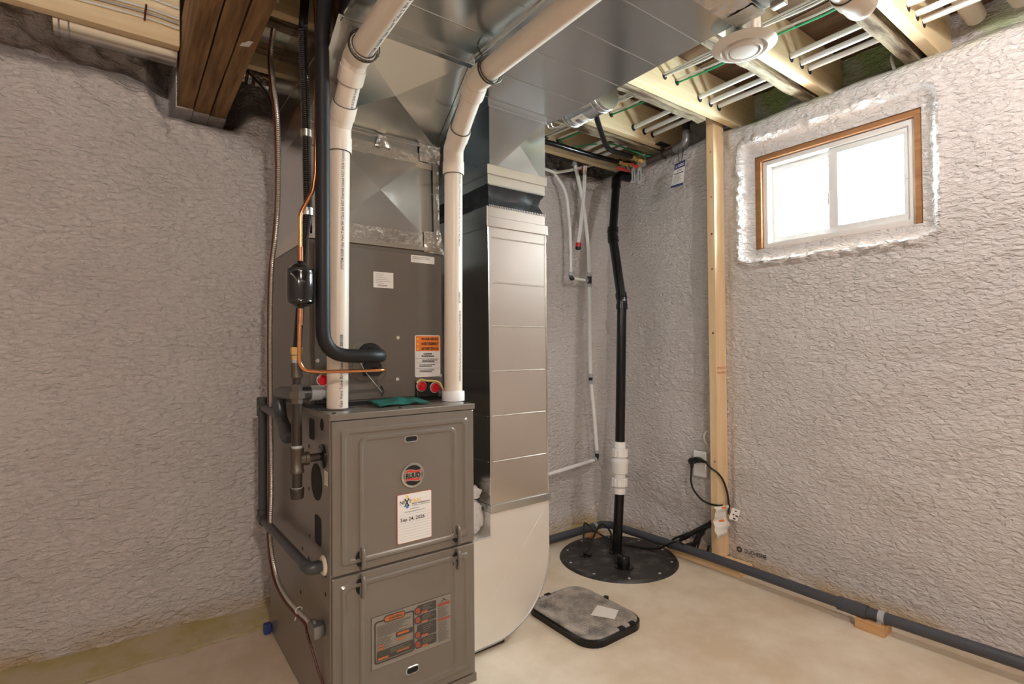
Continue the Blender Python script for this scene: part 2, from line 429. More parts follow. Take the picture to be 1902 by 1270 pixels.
def right_x(y, z):
    x = 2.372 + 0.03 * sstep(1.75, 2.15, y) * sstep(0.3, 1.2, z)
    x -= foam_h(y, z, 3.0) - 0.008
    x -= 0.045 * (1 - sstep(0.0, 0.22, z)) * sstep(1.4, 1.9, y)
    rz = 2.085 + 0.02 * noise.noise((y * 5, 0, 8))
    rec = sstep(rz, rz + 0.13, z)
    x += rec * (0.20 + 0.03 * noise.noise((y * 9, z * 9, 4)))
    x -= 0.02 * math.exp(-((z - rz + 0.03) / 0.05) ** 2)
    ko = sstep(1.50, 1.535, y) * (1 - sstep(1.63, 1.67, y)) * sstep(.36, .395, z) * (1 - sstep(.532, .57, z))
    x = x * (1 - ko) + max(x, 2.347) * ko
    ks = sstep(1.405, 1.440, y) * (1 - sstep(1.504, 1.54, y))
    if z < 2.09: x = x * (1 - ks) + max(x, 2.381) * ks
    dy = max(WIN[0] - y, 0, y - WIN[1]); dz = max(WIN[2] - z, 0, z - WIN[3]); d = math.hypot(dy, dz)
    if d < 0.09:
        k = 1 - sstep(0.0, 0.085, d)
        x -= 0.030 * math.exp(-((d - 0.058) / 0.022) ** 2) * (1 + 0.7 * noise.noise((y * 38, z * 38, 1)))
        x = x * (1 - k) + 2.404 * k + 0.009 * k * (1 - k) * 4 * noise.noise((y * 55, z * 55, 3))
        x = min(x, 2.409)
    return x
def back_y(x, z):
    y = 2.345 - 0.035 * sstep(0.4, 2.2, x) + 0.05 * (1 - sstep(-0.4, 0.5, x)) * (1 - sstep(0.0, 1.2, z))
    y -= foam_h(x, z, 11.0) - 0.008
    pk = sstep(0.06, 0.13, x) * (1 - sstep(0.37, 0.44, x))
    rz = 2.0 - 0.085 * pk + 0.06 * sstep(0.5, 1.6, x) + 0.02 * noise.noise((x * 5, 0, 2))
    rec = sstep(rz, rz + 0.15, z)
    lump = noise.noise((x * 14, z * 14, 6)) * 0.02 + noise.noise((x * 26, z * 22, 7)) * 0.012
    y += rec * (0.20 + 0.12 * pk + lump * 2) - lump * math.exp(-((z - rz - 0.02) / 0.10) ** 2)
    y -= 0.03 * (1 - sstep(0.0, 0.16, z)) * sstep(1.4, 1.9, x)
    # foam rounds the inside corner
    y -= 0.05 * sstep(2.22, 2.42, x) ** 2
    return y
def grid_wall(us, zs, fn, skip=None):
    b = B(); nu, nz = len(us), len(zs)
    vs = [fn(u, z) for u in us for z in zs]; fs = []
    for i in range(nu - 1):
        for j in range(nz - 1):
            if skip and skip((us[i] + us[i + 1]) / 2, (zs[j] + zs[j + 1]) / 2): continue
            a = i * nz + j; fs.append((a, a + nz, a + nz + 1, a + 1))
    b.add(vs, fs, True); return b
ys = axis_samples(-4.2, 2.62, -0.25, 2.62, 0.0095, 0.12)
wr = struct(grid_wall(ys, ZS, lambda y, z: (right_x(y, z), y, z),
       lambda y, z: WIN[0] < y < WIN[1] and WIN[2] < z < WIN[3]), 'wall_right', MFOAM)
xs = axis_samples(-3.2, 2.75, -0.9, 2.75, 0.0095, 0.12)
wb = struct(grid_wall(xs, ZS, lambda x, z: (x, back_y(x, z), z)), 'wall_back', MFOAMB)
for o in (wr, wb):
    for p in o.data.polygons: p.use_smooth = True
def plain_wall(us, zs, fn): return grid_wall(us, zs, fn)
zc = [i * 0.08 for i in range(30)]
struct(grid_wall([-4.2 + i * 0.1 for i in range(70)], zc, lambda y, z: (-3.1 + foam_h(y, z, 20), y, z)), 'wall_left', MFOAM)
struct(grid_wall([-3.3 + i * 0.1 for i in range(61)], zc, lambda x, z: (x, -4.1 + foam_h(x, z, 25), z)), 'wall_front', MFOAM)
# outer concrete shell behind the foam, so that no daylight leaks round the rim
sh = B()
sh.box((2.66, -4.3, -0.1), (2.70, WIN[0] - 0.05, 2.5)).box((2.66, WIN[1] + 0.05, -0.1), (2.70, 2.9, 2.5))
sh.box((2.66, WIN[0] - 0.05, -0.1), (2.70, WIN[1] + 0.05, WIN[2] - 0.05)).box((2.66, WIN[0] - 0.05, WIN[3] + 0.05), (2.70, WIN[1] + 0.05, 2.5))
sh.box((2.45, WIN[0] - 0.05, WIN[2] - 0.07), (2.70, WIN[1] + 0.05, WIN[2] - 0.045)).box((2.45, WIN[0] - 0.05, WIN[3] + 0.045), (2.70, WIN[1] + 0.05, WIN[3] + 0.07))
sh.box((2.45, WIN[0] - 0.07, WIN[2] - 0.07), (2.70, WIN[0] - 0.045, WIN[3] + 0.07)).box((2.45, WIN[1] + 0.045, WIN[2] - 0.07), (2.70, WIN[1] + 0.07, WIN[3] + 0.07))
sh.box((-3.4, 2.8, -0.1), (2.70, 2.9, 2.5))
struct(sh, 'wall_outer', mat('foundation_concrete', (0.45, 0.44, 0.42), 0.9))

# floor slab with a broken edge, then the rough strip along the back footing
fl = B(); n = 260; x0, x1 = -3.3, 2.8
top = []
for i in range(n + 1):
    x = x0 + (x1 - x0) * i / n
    e = 2.166 + 0.008 * noise.noise((x * 9, 1, 0)) + 0.007 * noise.noise((x * 31, 2, 0)) + 0.012 * noise.noise((x * 2, 5, 0))
    top.append((x, e))
vs = [(x0 + (x1 - x0) * i / n, -4.2, 0) for i in range(n + 1)] + [(x, e, 0) for x, e in top] + [(x, e, -0.03) for x, e in top]
m_ = n + 1
fs = [(i, i + 1, m_ + i + 1, m_ + i) for i in range(n)] + [(m_ + i, m_ + i + 1, 2 * m_ + i + 1, 2 * m_ + i) for i in range(n)]
fl.add(vs, fs)
floor = struct(fl, 'floor', MFLOOR)
st = B()
vs = []; fs = []
for i in range(n + 1):
    x, e = top[i]; g = 0.010 + 0.018 * abs(noise.noise((x * 17, 3, 0)))
    rise = 0.004 + 0.004 * noise.noise((x * 12, 4, 0))
    for (yy, zz) in ((e + g, -0.03), (e + g, rise), (e + 0.06, rise + 0.002), (2.30, 0.008), (2.62, 0.02)):
        vs.append((x, yy, zz))
for i in range(n):
    for k in range(4): fs.append((i * 5 + k, (i + 1) * 5 + k, (i + 1) * 5 + k + 1, i * 5 + k + 1))
st.add(vs, fs); struct(st, 'trim_1', MSTRIP)
jf = B()
vs = []; fs = []
for i in range(n + 1):
    x, e = top[i]; vs += [(x, e - .001, -.007), (x, e + .05, -.007)]
for i in range(n): fs.append((2 * i, 2 * i + 2, 2 * i + 3, 2 * i + 1))
jf.add(vs, fs).obj('joint_dirt', MDARK, floor)
struct(B().box((-3.4, -4.3, -0.12), (2.70, 2.9, -0.035)), 'floor_base', MDARK)

# ceiling: old subfloor planks above the joists
ceil = B().box((-3.4, -4.3, 2.345), (2.70, 2.9, 2.40))
ceil = struct(ceil, 'ceiling', MSUB); 
x = -0.9; pw = 0.142
pm = None
while x < 2.75:
    b = B().box((x + 0.002, -1.2, 2.318 + 0.003 * random.random()), (x + pw - 0.003, 2.7, 2.344))
    b.obj('subfloor_plank', MSUB, ceil)
    x += pw

# ------------------------------------------------------------------ window
win = thing('window_1', None, None, (2.45, 0.99, 1.51), kind='structure')
bx = 2.412
bk = [((bx, 0.655, 1.925), (2.62, 1.325, 1.965)), ((bx, 0.655, 1.478), (2.62, 1.325, 1.512)),
      ((bx, 0.648, 1.512), (2.62, 0.688, 1.925)), ((bx, 1.285, 1.512), (2.62, 1.325, 1.925))]
for a, c in bk: B().box(a, c, 0.002).obj('buck_board', MBUCK, win)
def rect_frame(b, x0, x1, y0, y1, z0, z1, t, tb=None):
    tb = tb or t
    b.box((x0, y0, z1 - t), (x1, y1, z1)).box((x0, y0, z0), (x1, y1, z0 + tb))
    b.box((x0, y0, z0 + tb + .0002), (x1, y0 + t, z1 - t - .0002)).box((x0, y1 - t, z0 + tb + .0002), (x1, y1, z1 - t - .0002))
    return b
fr = B(); rect_frame(fr, 2.432, 2.515, 0.690, 1.284, 1.514, 1.922, 0.020, 0.022)
fr.obj('frame', MVINYL, win)
def sash(x0, x1, y0, y1, stile_lo, stile_hi):
    b = B(); z0, z1 = 1.538, 1.902
    b.box((x0, y0, z1 - 0.026), (x1, y1, z1)).box((x0, y0, z0), (x1, y1, z0 + 0.028))
    b.box((x0, y0, z0 + 0.0282), (x1, y0 + stile_lo, z1 - 0.0262)).box((x0, y1 - stile_hi, z0 + 0.0282), (x1, y1, z1 - 0.0262))
    s = b.obj('sash', MVINYL, win)
    xm = (x0 + x1) / 2
    B().box((xm - 0.002, y0 + 0.01, z0 + 0.01), (xm + 0.002, y1 - 0.01, z1 - 0.01)).obj('pane', MGLASS, s)
    return s
s1 = sash(2.446, 2.468, 0.712, 1.004, 0.020, 0.036)
s2 = sash(2.4785, 2.498, 0.968, 1.264, 0.034, 0.024)
B().box((2.440, 1.000, 1.66), (2.470, 1.008, 1.715), 0.002).obj('latch', MVINYL, s1)
B().box((2.440, 0.706, 1.70), (2.45, 0.724, 1.722), 0.001).obj('stop_clip', MVINYL, s1)

# ------------------------------------------------------------------ joists and beam
def joist(y0, y1, x0, x1, z0, z1, m, label, name='floor_joist', rough=0.0, group='floor joists under the subfloor'):
    b = B()
    if not rough: b.box((x0, y0, z0), (x1, y1, z1), 0.002)
    else:
        nn = 40; vs = []; fs = []
        for i in range(nn + 1):
            xx = x0 + (x1 - x0) * i / nn
            a = noise.noise((xx * 6, y0 * 9, 0)) * rough; c = noise.noise((xx * 11, y0 * 7, 4)) * rough
            d = noise.noise((xx * 5, y0 * 3, 7)) * rough * 0.6
            vs += [(xx, y0 + d, z0 + a), (xx, y1 + d * 0.5, z0 + c), (xx, y1, z1), (xx, y0, z1)]
        for i in range(nn):
            for k in range(4): fs.append((i * 4 + k, i * 4 + (k + 1) % 4, (i + 1) * 4 + (k + 1) % 4, (i + 1) * 4 + k))
        fs += [(0, 1, 2, 3), tuple(nn * 4 + k for k in (3, 2, 1, 0))]
        b.add(vs, fs)
    return b.obj(name, m, loc=((x0 + x1) / 2, (y0 + y1) / 2, z0), label=label, cat='joist', group=group)
JX = (2.09, 2.175, 2.242)      # water pipe holes
WX = (1.84, 1.925)             # wire holes
def bore(j, y, zl, zw):
    for x in JX: B().cyl((x, y - 0.0012, zl - 0.006), (x, y - 0.0002, zl - 0.006), 0.0165, 16).obj('bored_hole', MHOLE, j)
    for x in WX: B().cyl((x, y - 0.0012, zw - 0.004), (x, y - 0.0002, zw - 0.004), 0.014, 14).obj('bored_hole', MHOLE, j)
ZP, ZW = 2.180, 2.203
NJ = [(2.165, 'pale new joist farthest back, just above the black hose along the wall'),
      (1.773, 'pale new joist above the hose valves, behind the galvanized duct edge'),
      (1.390, 'pale new joist meeting the head of the upright stud'),
      (0.985, 'pale new joist behind the round white ceiling diffuser'),
      (0.605, 'pale new joist above the window, beside the white pipe elbow')]
JOB = {}
for y, lab in NJ:
    j = joist(y, y + 0.038, 0.338, 2.56, 2.13, 2.316, MNEW, lab)
    bore(j, y, ZP, ZW); JOB[y] = j
joist(2.180, 2.218, -3.0, 0.158, 2.13, 2.316, MNEW, 'pale joist left of the built-up beam, with cables stapled along it')
for y, x1, lab in ((1.822, 2.45, 'rough dark old joist behind the one over the hose valves'),
                   (1.434, 2.20, 'rough knotted old joist end stopping short of the upright stud'),
                   (1.036, 2.53, 'rough grey old joist left of the window top, below the diffuser'),
                   (0.662, 2.50, 'rough grey old joist with a split end right over the window')):
    joist(y, y + 0.042, 0.345, x1, 2.118, 2.314, MOLD, lab, 'old_joist', 0.009, 'rough old joists beside the new ones')
bt = thing('built_up_beam', 'dark triple-ply timber beam running into the foam wall overhead', 'beam', (0.248, 0.5, 2.0))
for k in range(3):
    xa = 0.162 + k * 0.0577
    b = B(); nn = 60; vs = []; fs = []
    for i in range(nn + 1):
        yy = -1.5 + (2.60 + 1.5) * i / nn
        zj = 2.0 + 0.004 * noise.noise((yy * 3, k * 7, 0)) + (0.003, 0.0, -0.002)[k]
        xl = xa + 0.0022 + 0.0012 * noise.noise((yy * 5, k * 3, 2)); xr = xa + 0.0550 + 0.0012 * noise.noise((yy * 5, k * 3, 8))
        vs += [(xl, yy, zj), (xr, yy, zj), (xr, yy, 2.24), (xl, yy, 2.24)]
    for i in range(nn):
        for q in range(4): fs.append((i * 4 + q, i * 4 + (q + 1) % 4, (i + 1) * 4 + (q + 1) % 4, (i + 1) * 4 + q))
    fs += [(0, 1, 2, 3), tuple(nn * 4 + q for q in (3, 2, 1, 0))]
    b.add(vs, fs).obj('ply', MBEAM, bt)
B().add([(0.287, 1.80, 1.997), (0.312, 1.79, 1.997), (0.318, 1.75, 1.9965), (0.304, 1.752, 1.9955), (0.300, 1.765, 1.9965), (0.290, 1.775, 1.996)],
        [(0, 1, 2, 3, 4, 5)]).obj('torn_paper', MPAPER, bt)
# foam overspray coating the last stretch of the beam
for k in range(3):
    xa = 0.162 + k * 0.0577; b = B(); nn = 16; vs = []; fs = []
    for i in range(nn + 1):
        yy = 2.395 + 0.008 * k + 0.24 * i / nn; t_ = 0.0025 + 0.010 * (i / nn) ** 2
        a_ = noise.noise((yy * 30, k * 5, 1)) * .002
        vs += [(xa + .001 - t_ * (k == 0), yy, 2.0 - t_ + a_), (xa + .0562 + t_ * (k == 2), yy, 2.0 - t_ - a_), (xa + .0562 + t_ * (k == 2), yy, 2.2), (xa + .001 - t_ * (k == 0), yy, 2.2)]
    for i in range(nn):
        for q in range(4): fs.append((i * 4 + q, i * 4 + (q + 1) % 4, (i + 1) * 4 + (q + 1) % 4, (i + 1) * 4 + q))
    fs += [(0, 1, 2, 3)]
    b.add(vs, fs).obj('foam_coating', MFOAMB, bt)

# stud and sole plates on the right wall
b = B().box((2.292, 1.452, 0.040), (2.378, 1.492, 2.31), 0.002)
sd = b.obj('wall_stud', MNEWZ, loc=(2.335, 1.472, 0.04), label='upright pale spruce stud on the right wall with paper tags hanging on it', cat='stud')
t = B()
for i, zz in enumerate((0.922, 0.945)):
    put_text(t, 'SPF KD-HT NO.2', 0.017, (2.298, 1.4512, zz), (1, 0, 0), (0, 0, 1), 0.0003, width=0.074)
t.obj('grade_stamp', mat('red_stamp_ink', (0.62, 0.20, 0.13), 0.7), sd)
for kx, kz, kr in ((2.2905, 1.60, 0.006), (2.2905, 1.43, 0.005), (2.2905, 1.12, 0.006), (2.2905, 0.50, 0.005), (2.2905, 2.0, 0.004), (2.2905, 1.78, 0.004)):
    B().cyl((2.2915, 1.468, kz), (2.2922, 1.468, kz), kr, 10).obj('knot', mat('knot', (0.22, 0.11, 0.05), 0.8), sd)
B().box((2.252, 1.325, 0.0), (2.362, 1.72, 0.0395), 0.002).obj('sole_plate', MNEWY, loc=(2.307, 1.5, 0), label='short spruce sole plate lying under the stud on the floor', cat='plate')
B().box((2.235, 1.74, 0.0), (2.275, 1.90, 0.010), 0.002).obj('wood_strip', MBLOCK, loc=(2.222, 1.76, 0), label='thin wood strip on the floor under the dark pipe behind the sump lid', cat='wood strip')
# printed foil at the foot of the wall
foil = mat('printed_foil', (0.42, 0.39, 0.37), 0.35, 0.3, (0.55, 0.52, 0.50), 6, bump=0.3, bscale=20, bdist=0.01)
def foil_patch(y0, y1, z0, z1, name):
    nn = 12; vs = []; fs = []
    for i in range(nn + 1):
        for k in range(nn + 1):
            y = y0 + (y1 - y0) * i / nn; z = z0 + (z1 - z0) * k / nn
            vs.append((right_x(y, z) * 0 + min(right_x(yy, zz) for yy in (y - .01, y, y + .01) for zz in (z - .01, z, z + .01)) - 0.002, y, z))
    for i in range(nn):
        for k in range(nn): fs.append((i * (nn + 1) + k, (i + 1) * (nn + 1) + k, (i + 1) * (nn + 1) + k + 1, i * (nn + 1) + k + 1))
    return B().add(vs, fs, True).obj(name, foil, wr)
def wall_text(body, size, y, z, width=None):
    b = B(); vs, fs = text_geo(body, size, size * 0.02); ww = max(p[0] for p in vs); k = (width / ww) if width else 1
    out = []
    for a, c in vs:
        yy = y - a * k; zz = z + c
        out.append((min(right_x(yy + d, zz + e) for d in (-.012, 0, .012) for e in (-.012, 0, .012)) - 0.005, yy, zz))
    b.add(out, fs); return b
for y in (1.366, 1.690): wall_text('DUCHESNE', 0.026, y, 0.078, 0.105).obj('printed_lettering', MCHAR, wr)
wall_text('I-TRA-1', 0.010, 1.345, 0.066, 0.03).obj('printed_lettering', MCHAR, wr)
cb = B()
for a in range(24):
    a0, a1 = 2 * math.pi * a / 24, 2 * math.pi * (a + 1) / 24
    def pp(r, a): 
        yy, zz = 1.392 + r * math.cos(a), 0.086 + r * math.sin(a)
        return (min(right_x(yy + d, zz + e) for d in (-.012, 0, .012) for e in (-.012, 0, .012)) - 0.005, yy, zz)
    cb.quad(pp(0.014, a0), pp(0.014, a1), pp(0.006, a1), pp(0.006, a0))
cb.obj('printed_logo', MCHAR, wr)

# ================================================================== FURNACE
FX0, FX1, FY0, FY1, FZ = 0.445, 0.899, 1.430, 2.143, 0.878
fur = thing('gas_furnace', 'taupe enamelled gas furnace cabinet with two front doors on the floor', 'furnace', (0.672, 1.785, 0))
body = B().box((FX0, FY0 + 0.004, 0.004), (FX1, FY1, FZ - 0.016), 0.003).obj('cabinet', MCAB, fur)
B().box((FX0 - 0.002, FY0 - 0.006, FZ - 0.018), (FX1 + 0.003, FY1 + 0.001, FZ), 0.0025).obj('top_panel', MCAB, fur)
B().box((FX0 - 0.001, FY0 - 0.004, 0.0), (FX1 + 0.004, FY0 + 0.02, 0.026), 0.002).obj('base_rail', MCAB, fur)
def XZ(pts, y): return [(x, y, z) for x, z in pts]
def door(name, z0, z1, ix0, ix1, iz0, iz1):
    L = []
    yb, yf = FY0 + 0.004, FY0 - 0.006
    def rr(i, r): return rrect(FX0 + 0.004 + i, FX1 - 0.003 - i, z0 + i, z1 - i, r)
    L += [XZ(rr(0, .003), yb), XZ(rr(0, .003), yf + 0.002), XZ(rr(0.002, .004), yf)]
    L += [XZ(rr(0.022, .008), yf), XZ(rr(0.026, .012), yf - 0.0045), XZ(rr(0.034, .014), yf - 0.0045), XZ(rr(0.039, .016), yf - 0.001)]
    L += [XZ(rrect(ix0 - .006, ix1 + .006, iz0 - .006, iz1 + .006, .022), yf - 0.001), XZ(rrect(ix0 - .002, ix1 + .002, iz0 - .002, iz1 + .002, .020), yf - 0.0052),
          XZ(rrect(ix0 + .004, ix1 - .004, iz0 + .004, iz1 - .004, .018), yf - 0.0052), XZ(rrect(ix0 + .009, ix1 - .009, iz0 + .009, iz1 - .009, .015), yf - 0.002)]
    return loft(L).obj(name, MCAB, fur)
YD = FY0 - 0.008      # face of the door panels
d1 = door('upper_door', 0.443, 0.858, 0.526, 0.826, 0.470, 0.806)
d2 = door('lower_door', 0.030, 0.437, 0.526, 0.826, 0.066, 0.410)
def slot(parent, xc, zc, w_, h):
    L = [XZ(rrect(xc - w_ / 2 - .004, xc + w_ / 2 + .004, zc - h / 2 - .004, zc + h / 2 + .004, h / 2 + .002), YD - 0.0005),
         XZ(rrect(xc - w_ / 2 - .002, xc + w_ / 2 + .002, zc - h / 2 - .002, zc + h / 2 + .002, h / 2), YD - 0.0028),
         XZ(rrect(xc - w_ / 2, xc + w_ / 2, zc - h / 2, zc + h / 2, h / 2 - .001), YD - 0.0022)]
    r = loft(L, False).obj('sight_slot', MSTEEL, parent)
    loft([XZ(rrect(xc - w_ / 2, xc + w_ / 2, zc - h / 2, zc + h / 2, h / 2 - .001), YD - 0.0012)]).obj('slot_opening', MHOLE, parent)
slot(d1, 0.679, 0.790, 0.036, 0.014); slot(d2, 0.679, 0.118, 0.036, 0.016)
def pull(parent, x, z0, z1):
    zc = (z0 + z1) / 2
    loft([[(x - 0.004 + 0.014 * math.cos(2 * math.pi * k / 20), YD - 0.0015, zc + (z1 - z0) * 0.40 * math.sin(2 * math.pi * k / 20)) for k in range(20)]]).obj('pull_recess', MHOLE, parent)
    B().tube([(x, YD + 0.004, z0), (x, YD - 0.012, z0 + 0.004), (x, YD - 0.016, zc), (x, YD - 0.012, z1 - 0.004), (x, YD + 0.004, z1)], 0.0062, 10, 0.01).obj('pull_handle', MCAB, parent)
pull(d1, 0.529, 0.450, 0.505); pull(d1, 0.832, 0.450, 0.505); pull(d2, 0.529, 0.374, 0.430); pull(d2, 0.832, 0.374, 0.430)
# round maker's badge
bc = (0.683, YD - 0.001, 0.683)
bd = B().lathe(bc, (0, -1, 0), [(0, 0.037), (0.002, 0.036), (0.003, 0.031), (0.002, 0.0305)], 32).obj('badge', MSTEEL, d1)
B().cyl((0.683, YD - 0.0030, 0.683), (0.683, YD - 0.0035, 0.683), 0.0295, 32).obj('badge_face', MBLACK, d1)
def flag(z0, z1, amp, x0, x1, y, m, nm):
    b = B(); n_ = 14
    for i in range(n_):
        xa, xb = x0 + (x1 - x0) * i / n_, x0 + (x1 - x0) * (i + 1) / n_
        wa, wb_ = amp * math.sin((xa - x0) / (x1 - x0) * 2 * math.pi), amp * math.sin((xb - x0) / (x1 - x0) * 2 * math.pi)
        b.quad((xa, y, z0 + wa), (xb, y, z0 + wb_), (xb, y, z1 + wb_), (xa, y, z1 + wa))
    b.obj(nm, m, d1)
flag(0.6665, 0.6995, 0.0022, 0.6555, 0.7105, YD - 0.0040, MSTEEL, 'badge_banner')
flag(0.6915, 0.6975, 0.0020, 0.6600, 0.7060, YD - 0.0044, MREDP, 'badge_stripe'); flag(0.6690, 0.6745, 0.0020, 0.6600, 0.7060, YD - 0.0044, MREDP, 'badge_stripe')
t = B(); put_text(t, 'RUUD', 0.0200, (0.683, YD - 0.0048, 0.6760), (1, 0, 0), (0, 0, 1), 0.0007, 'CENTER', 0.046); t.obj('badge_lettering', MINK, d1)
# installer's sticker
def plate(x0, x1, z0, z1, r, y, m, nm, parent, th=0.0005): return loft([XZ(rrect(x0, x1, z0, z1, r), y + th), XZ(rrect(x0, x1, z0, z1, r), y)]).obj(nm, m, parent)
sx0, sx1, sz0, sz1 = 0.633, 0.744, 0.490, 0.632
plate(sx0, sx1, sz0, sz1, .005, YD - 0.0014, MORANGE2, 'sticker_border', d1); plate(sx0 + .0015, sx1 - .0015, sz0 + .0015, sz1 - .0015, .004, YD - 0.0019, MWHITE, 'sticker', d1)
ye = YD - 0.0024
t = B(); put_text(t, 'NE', 0.0140, (0.6410, ye, 0.6035), (1, 0, 0), (0, 0, 1), 0.0002, width=0.017); put_text(t, 'T', 0.0140, (0.6695, ye, 0.6035), (1, 0, 0), (0, 0, 1), 0.0002)
put_text(t, 'X', 0.032, (0.6555, ye, 0.5955), (1, 0, 0), (0, 0, 1), 0.0008, width=0.018)
put_text(t, 'NEXT GENERATION', 0.0058, (0.679, ye, 0.5985), (1, 0, 0), (0, 0, 1), 0.0001, width=0.058); put_text(t, 'PLUMBING & HEATING LTD', 0.0046, (0.679, ye, 0.5935), (1, 0, 0), (0, 0, 1), 0, width=0.058)
put_text(t, '519.949.5672', 0.0052, (0.688, ye, 0.5845), (1, 0, 0), (0, 0, 1), 0, 'CENTER'); put_text(t, 'office@nextgenstratford.com', 0.0052, (0.688, ye, 0.5775), (1, 0, 0), (0, 0, 1), 0, 'CENTER', 0.064)
put_text(t, 'Sep 24, 2026', 0.0145, (0.643, ye, 0.5530), (1, 0, 0), (0, 0, 1), 0.00015, width=0.077)
t.obj('sticker_print', MINK, d1)
t = B(); put_text(t, 'GEN', 0.0140, (0.6765, ye, 0.6035), (1, 0, 0), (0, 0, 1), 0.0002, width=0.031); t.obj('sticker_orange_print', MYELP, d1)
loft([[(0.6650 + 0.0036 * math.cos(a) * (1 - 0.3 * math.sin(a)), ye, 0.6225 + 0.005 * math.sin(a)) for a in [2 * math.pi * k / 14 for k in range(14)]]]).obj('flame_mark', MYELP, d1)
loft([[(0.6645 + 0.0038 * math.cos(a) * (1 - 0.45 * math.sin(a)), ye, 0.5950 + 0.0058 * math.sin(a)) for a in [2 * math.pi * k / 14 for k in range(14)]]]).obj('drop_mark', MBLUEP, d1)
b = B()
for k in range(10):
    z = 0.571 - k * 0.0078; b.quad((0.638, ye, z), (0.740, ye, z), (0.740, ye, z + 0.0005), (0.638, ye, z + 0.0005))
b.obj('sticker_ruling', MGREYP, d1)
# safety label on the lower door
lx0, lx1, lz0, lz1 = 0.556, 0.807, 0.160, 0.304
plate(lx0 - .001, lx1 + .001, lz0 - .001, lz1 + .001, .001, YD - 0.0012, MCHAR, 'safety_label_edge', d2); plate(lx0, lx1, lz0, lz1, .001, YD - 0.0015, MTAN, 'safety_label', d2)
yl = YD - 0.0022
def lbox(x0, x1, z0, z1, r, m, nm, dy=0.0): loft([XZ(rrect(x0, x1, z0, z1, r), yl - dy)]).obj(nm, m, d2)
b = B(); o_, i_ = rrect(0.563, 0.685, 0.172, 0.291, .008), rrect(0.5675, 0.681, 0.1765, 0.2865, .006)
for k in range(len(o_)):
    k2 = (k + 1) % len(o_); b.quad((o_[k][0], yl, o_[k][1]), (o_[k2][0], yl, o_[k2][1]), (i_[k2][0], yl, i_[k2][1]), (i_[k][0], yl, i_[k][1]))
b.obj('label_border', MCHAR, d2)
lbox(0.591, 0.656, 0.280, 0.300, .009, MCHAR, 'label_banner', .0004); lbox(0.594, 0.653, 0.283, 0.297, .006, MORANGE2, 'label_banner_fill', .0008)
t = B(); put_text(t, 'WARNING', 0.0105, (0.6265, yl - .0012, 0.2862), (1, 0, 0), (0, 0, 1), 0.0003, 'CENTER', 0.042); t.obj('label_warning_print', MCHAR, d2)
lbox(0.570, 0.680, 0.179, 0.207, .003, MCHAR, 'label_dark_panel', .0002); lbox(0.628, 0.680, 0.228, 0.243, .003, MCHAR, 'label_dark_panel', .0002)
for za, zb in ((0.273, 0.299), (0.245, 0.270), (0.204, 0.242), (0.174, 0.201)): lbox(0.694, 0.757, za, zb, .004, MCHAR, 'label_dark_panel', .0002)
for zc_ in (0.284, 0.257, 0.214, 0.186): lbox(0.686, 0.706, zc_ - .0115, zc_ + .0115, .0095, MCHAR, 'label_disc_edge', .0004); lbox(0.6885, 0.7035, zc_ - .009, zc_ + .009, .0074, MREDD, 'label_disc', .0008)
for (xa, xb, za, zb) in ((0.708, 0.728, 0.2735, 0.2785), (0.708, 0.728, 0.2455, 0.2505), (0.708, 0.728, 0.2045, 0.2100), (0.708, 0.728, 0.1745, 0.1795),
                         (0.632, 0.668, 0.2335, 0.2405), (0.632, 0.656, 0.2180, 0.2235), (0.573, 0.590, 0.2180, 0.2225), (0.573, 0.590, 0.2090, 0.2135), (0.573, 0.604, 0.1815, 0.1875), (0.630, 0.668, 0.1860, 0.1900)):
    lbox(xa, xb, za, zb, .001, MORANGE2, 'label_orange_bar', .0006)
lbox(0.762, 0.804, 0.2755, 0.2840, .001, MREDD, 'label_red_bar'); lbox(0.762, 0.804, 0.2320, 0.2385, .001, MREDD, 'label_red_bar')
b = B(); lines_print(b, 0.571, 0.676, 0.245, 0.277, 9, yl - .0003, .0010, .45); lines_print(b, 0.571, 0.624, 0.210, 0.243, 8, yl - .0003, .0010, .5)
lines_print(b, 0.763, 0.803, 0.242, 0.272, 8, yl - .0003, .0010, .4); lines_print(b, 0.763, 0.803, 0.170, 0.229, 14, yl - .0003, .0010, .4)
b.obj('label_small_print', MCHAR, d2)
b = B()
for za, zb in ((0.280, 0.296), (0.253, 0.268), (0.214, 0.238), (0.182, 0.198)): lines_print(b, 0.712, 0.752, za, zb, 4, yl - .0006, .0010, .5)
b.obj('label_pale_print', MTAN, d2, kind='stuff')
b = B(); lines_print(b, 0.610, 0.676, 0.190, 0.204, 4, yl - .0006, .0010, .5); b.obj('label_pale_print', MTAN, d2, kind='stuff')
b = B(); b.add([(0.770, yl - .0004, 0.2855), (0.778, yl - .0004, 0.292), (0.782, yl - .0004, 0.2995), (0.787, yl - .0004, 0.292), (0.797, yl - .0004, 0.2870), (0.786, yl - .0004, 0.2885), (0.782, yl - .0004, 0.2930), (0.778, yl - .0004, 0.2885)],
             [(0, 1, 2, 3, 4, 5, 6, 7)]); b.obj('label_pictogram', MCHAR, d2)
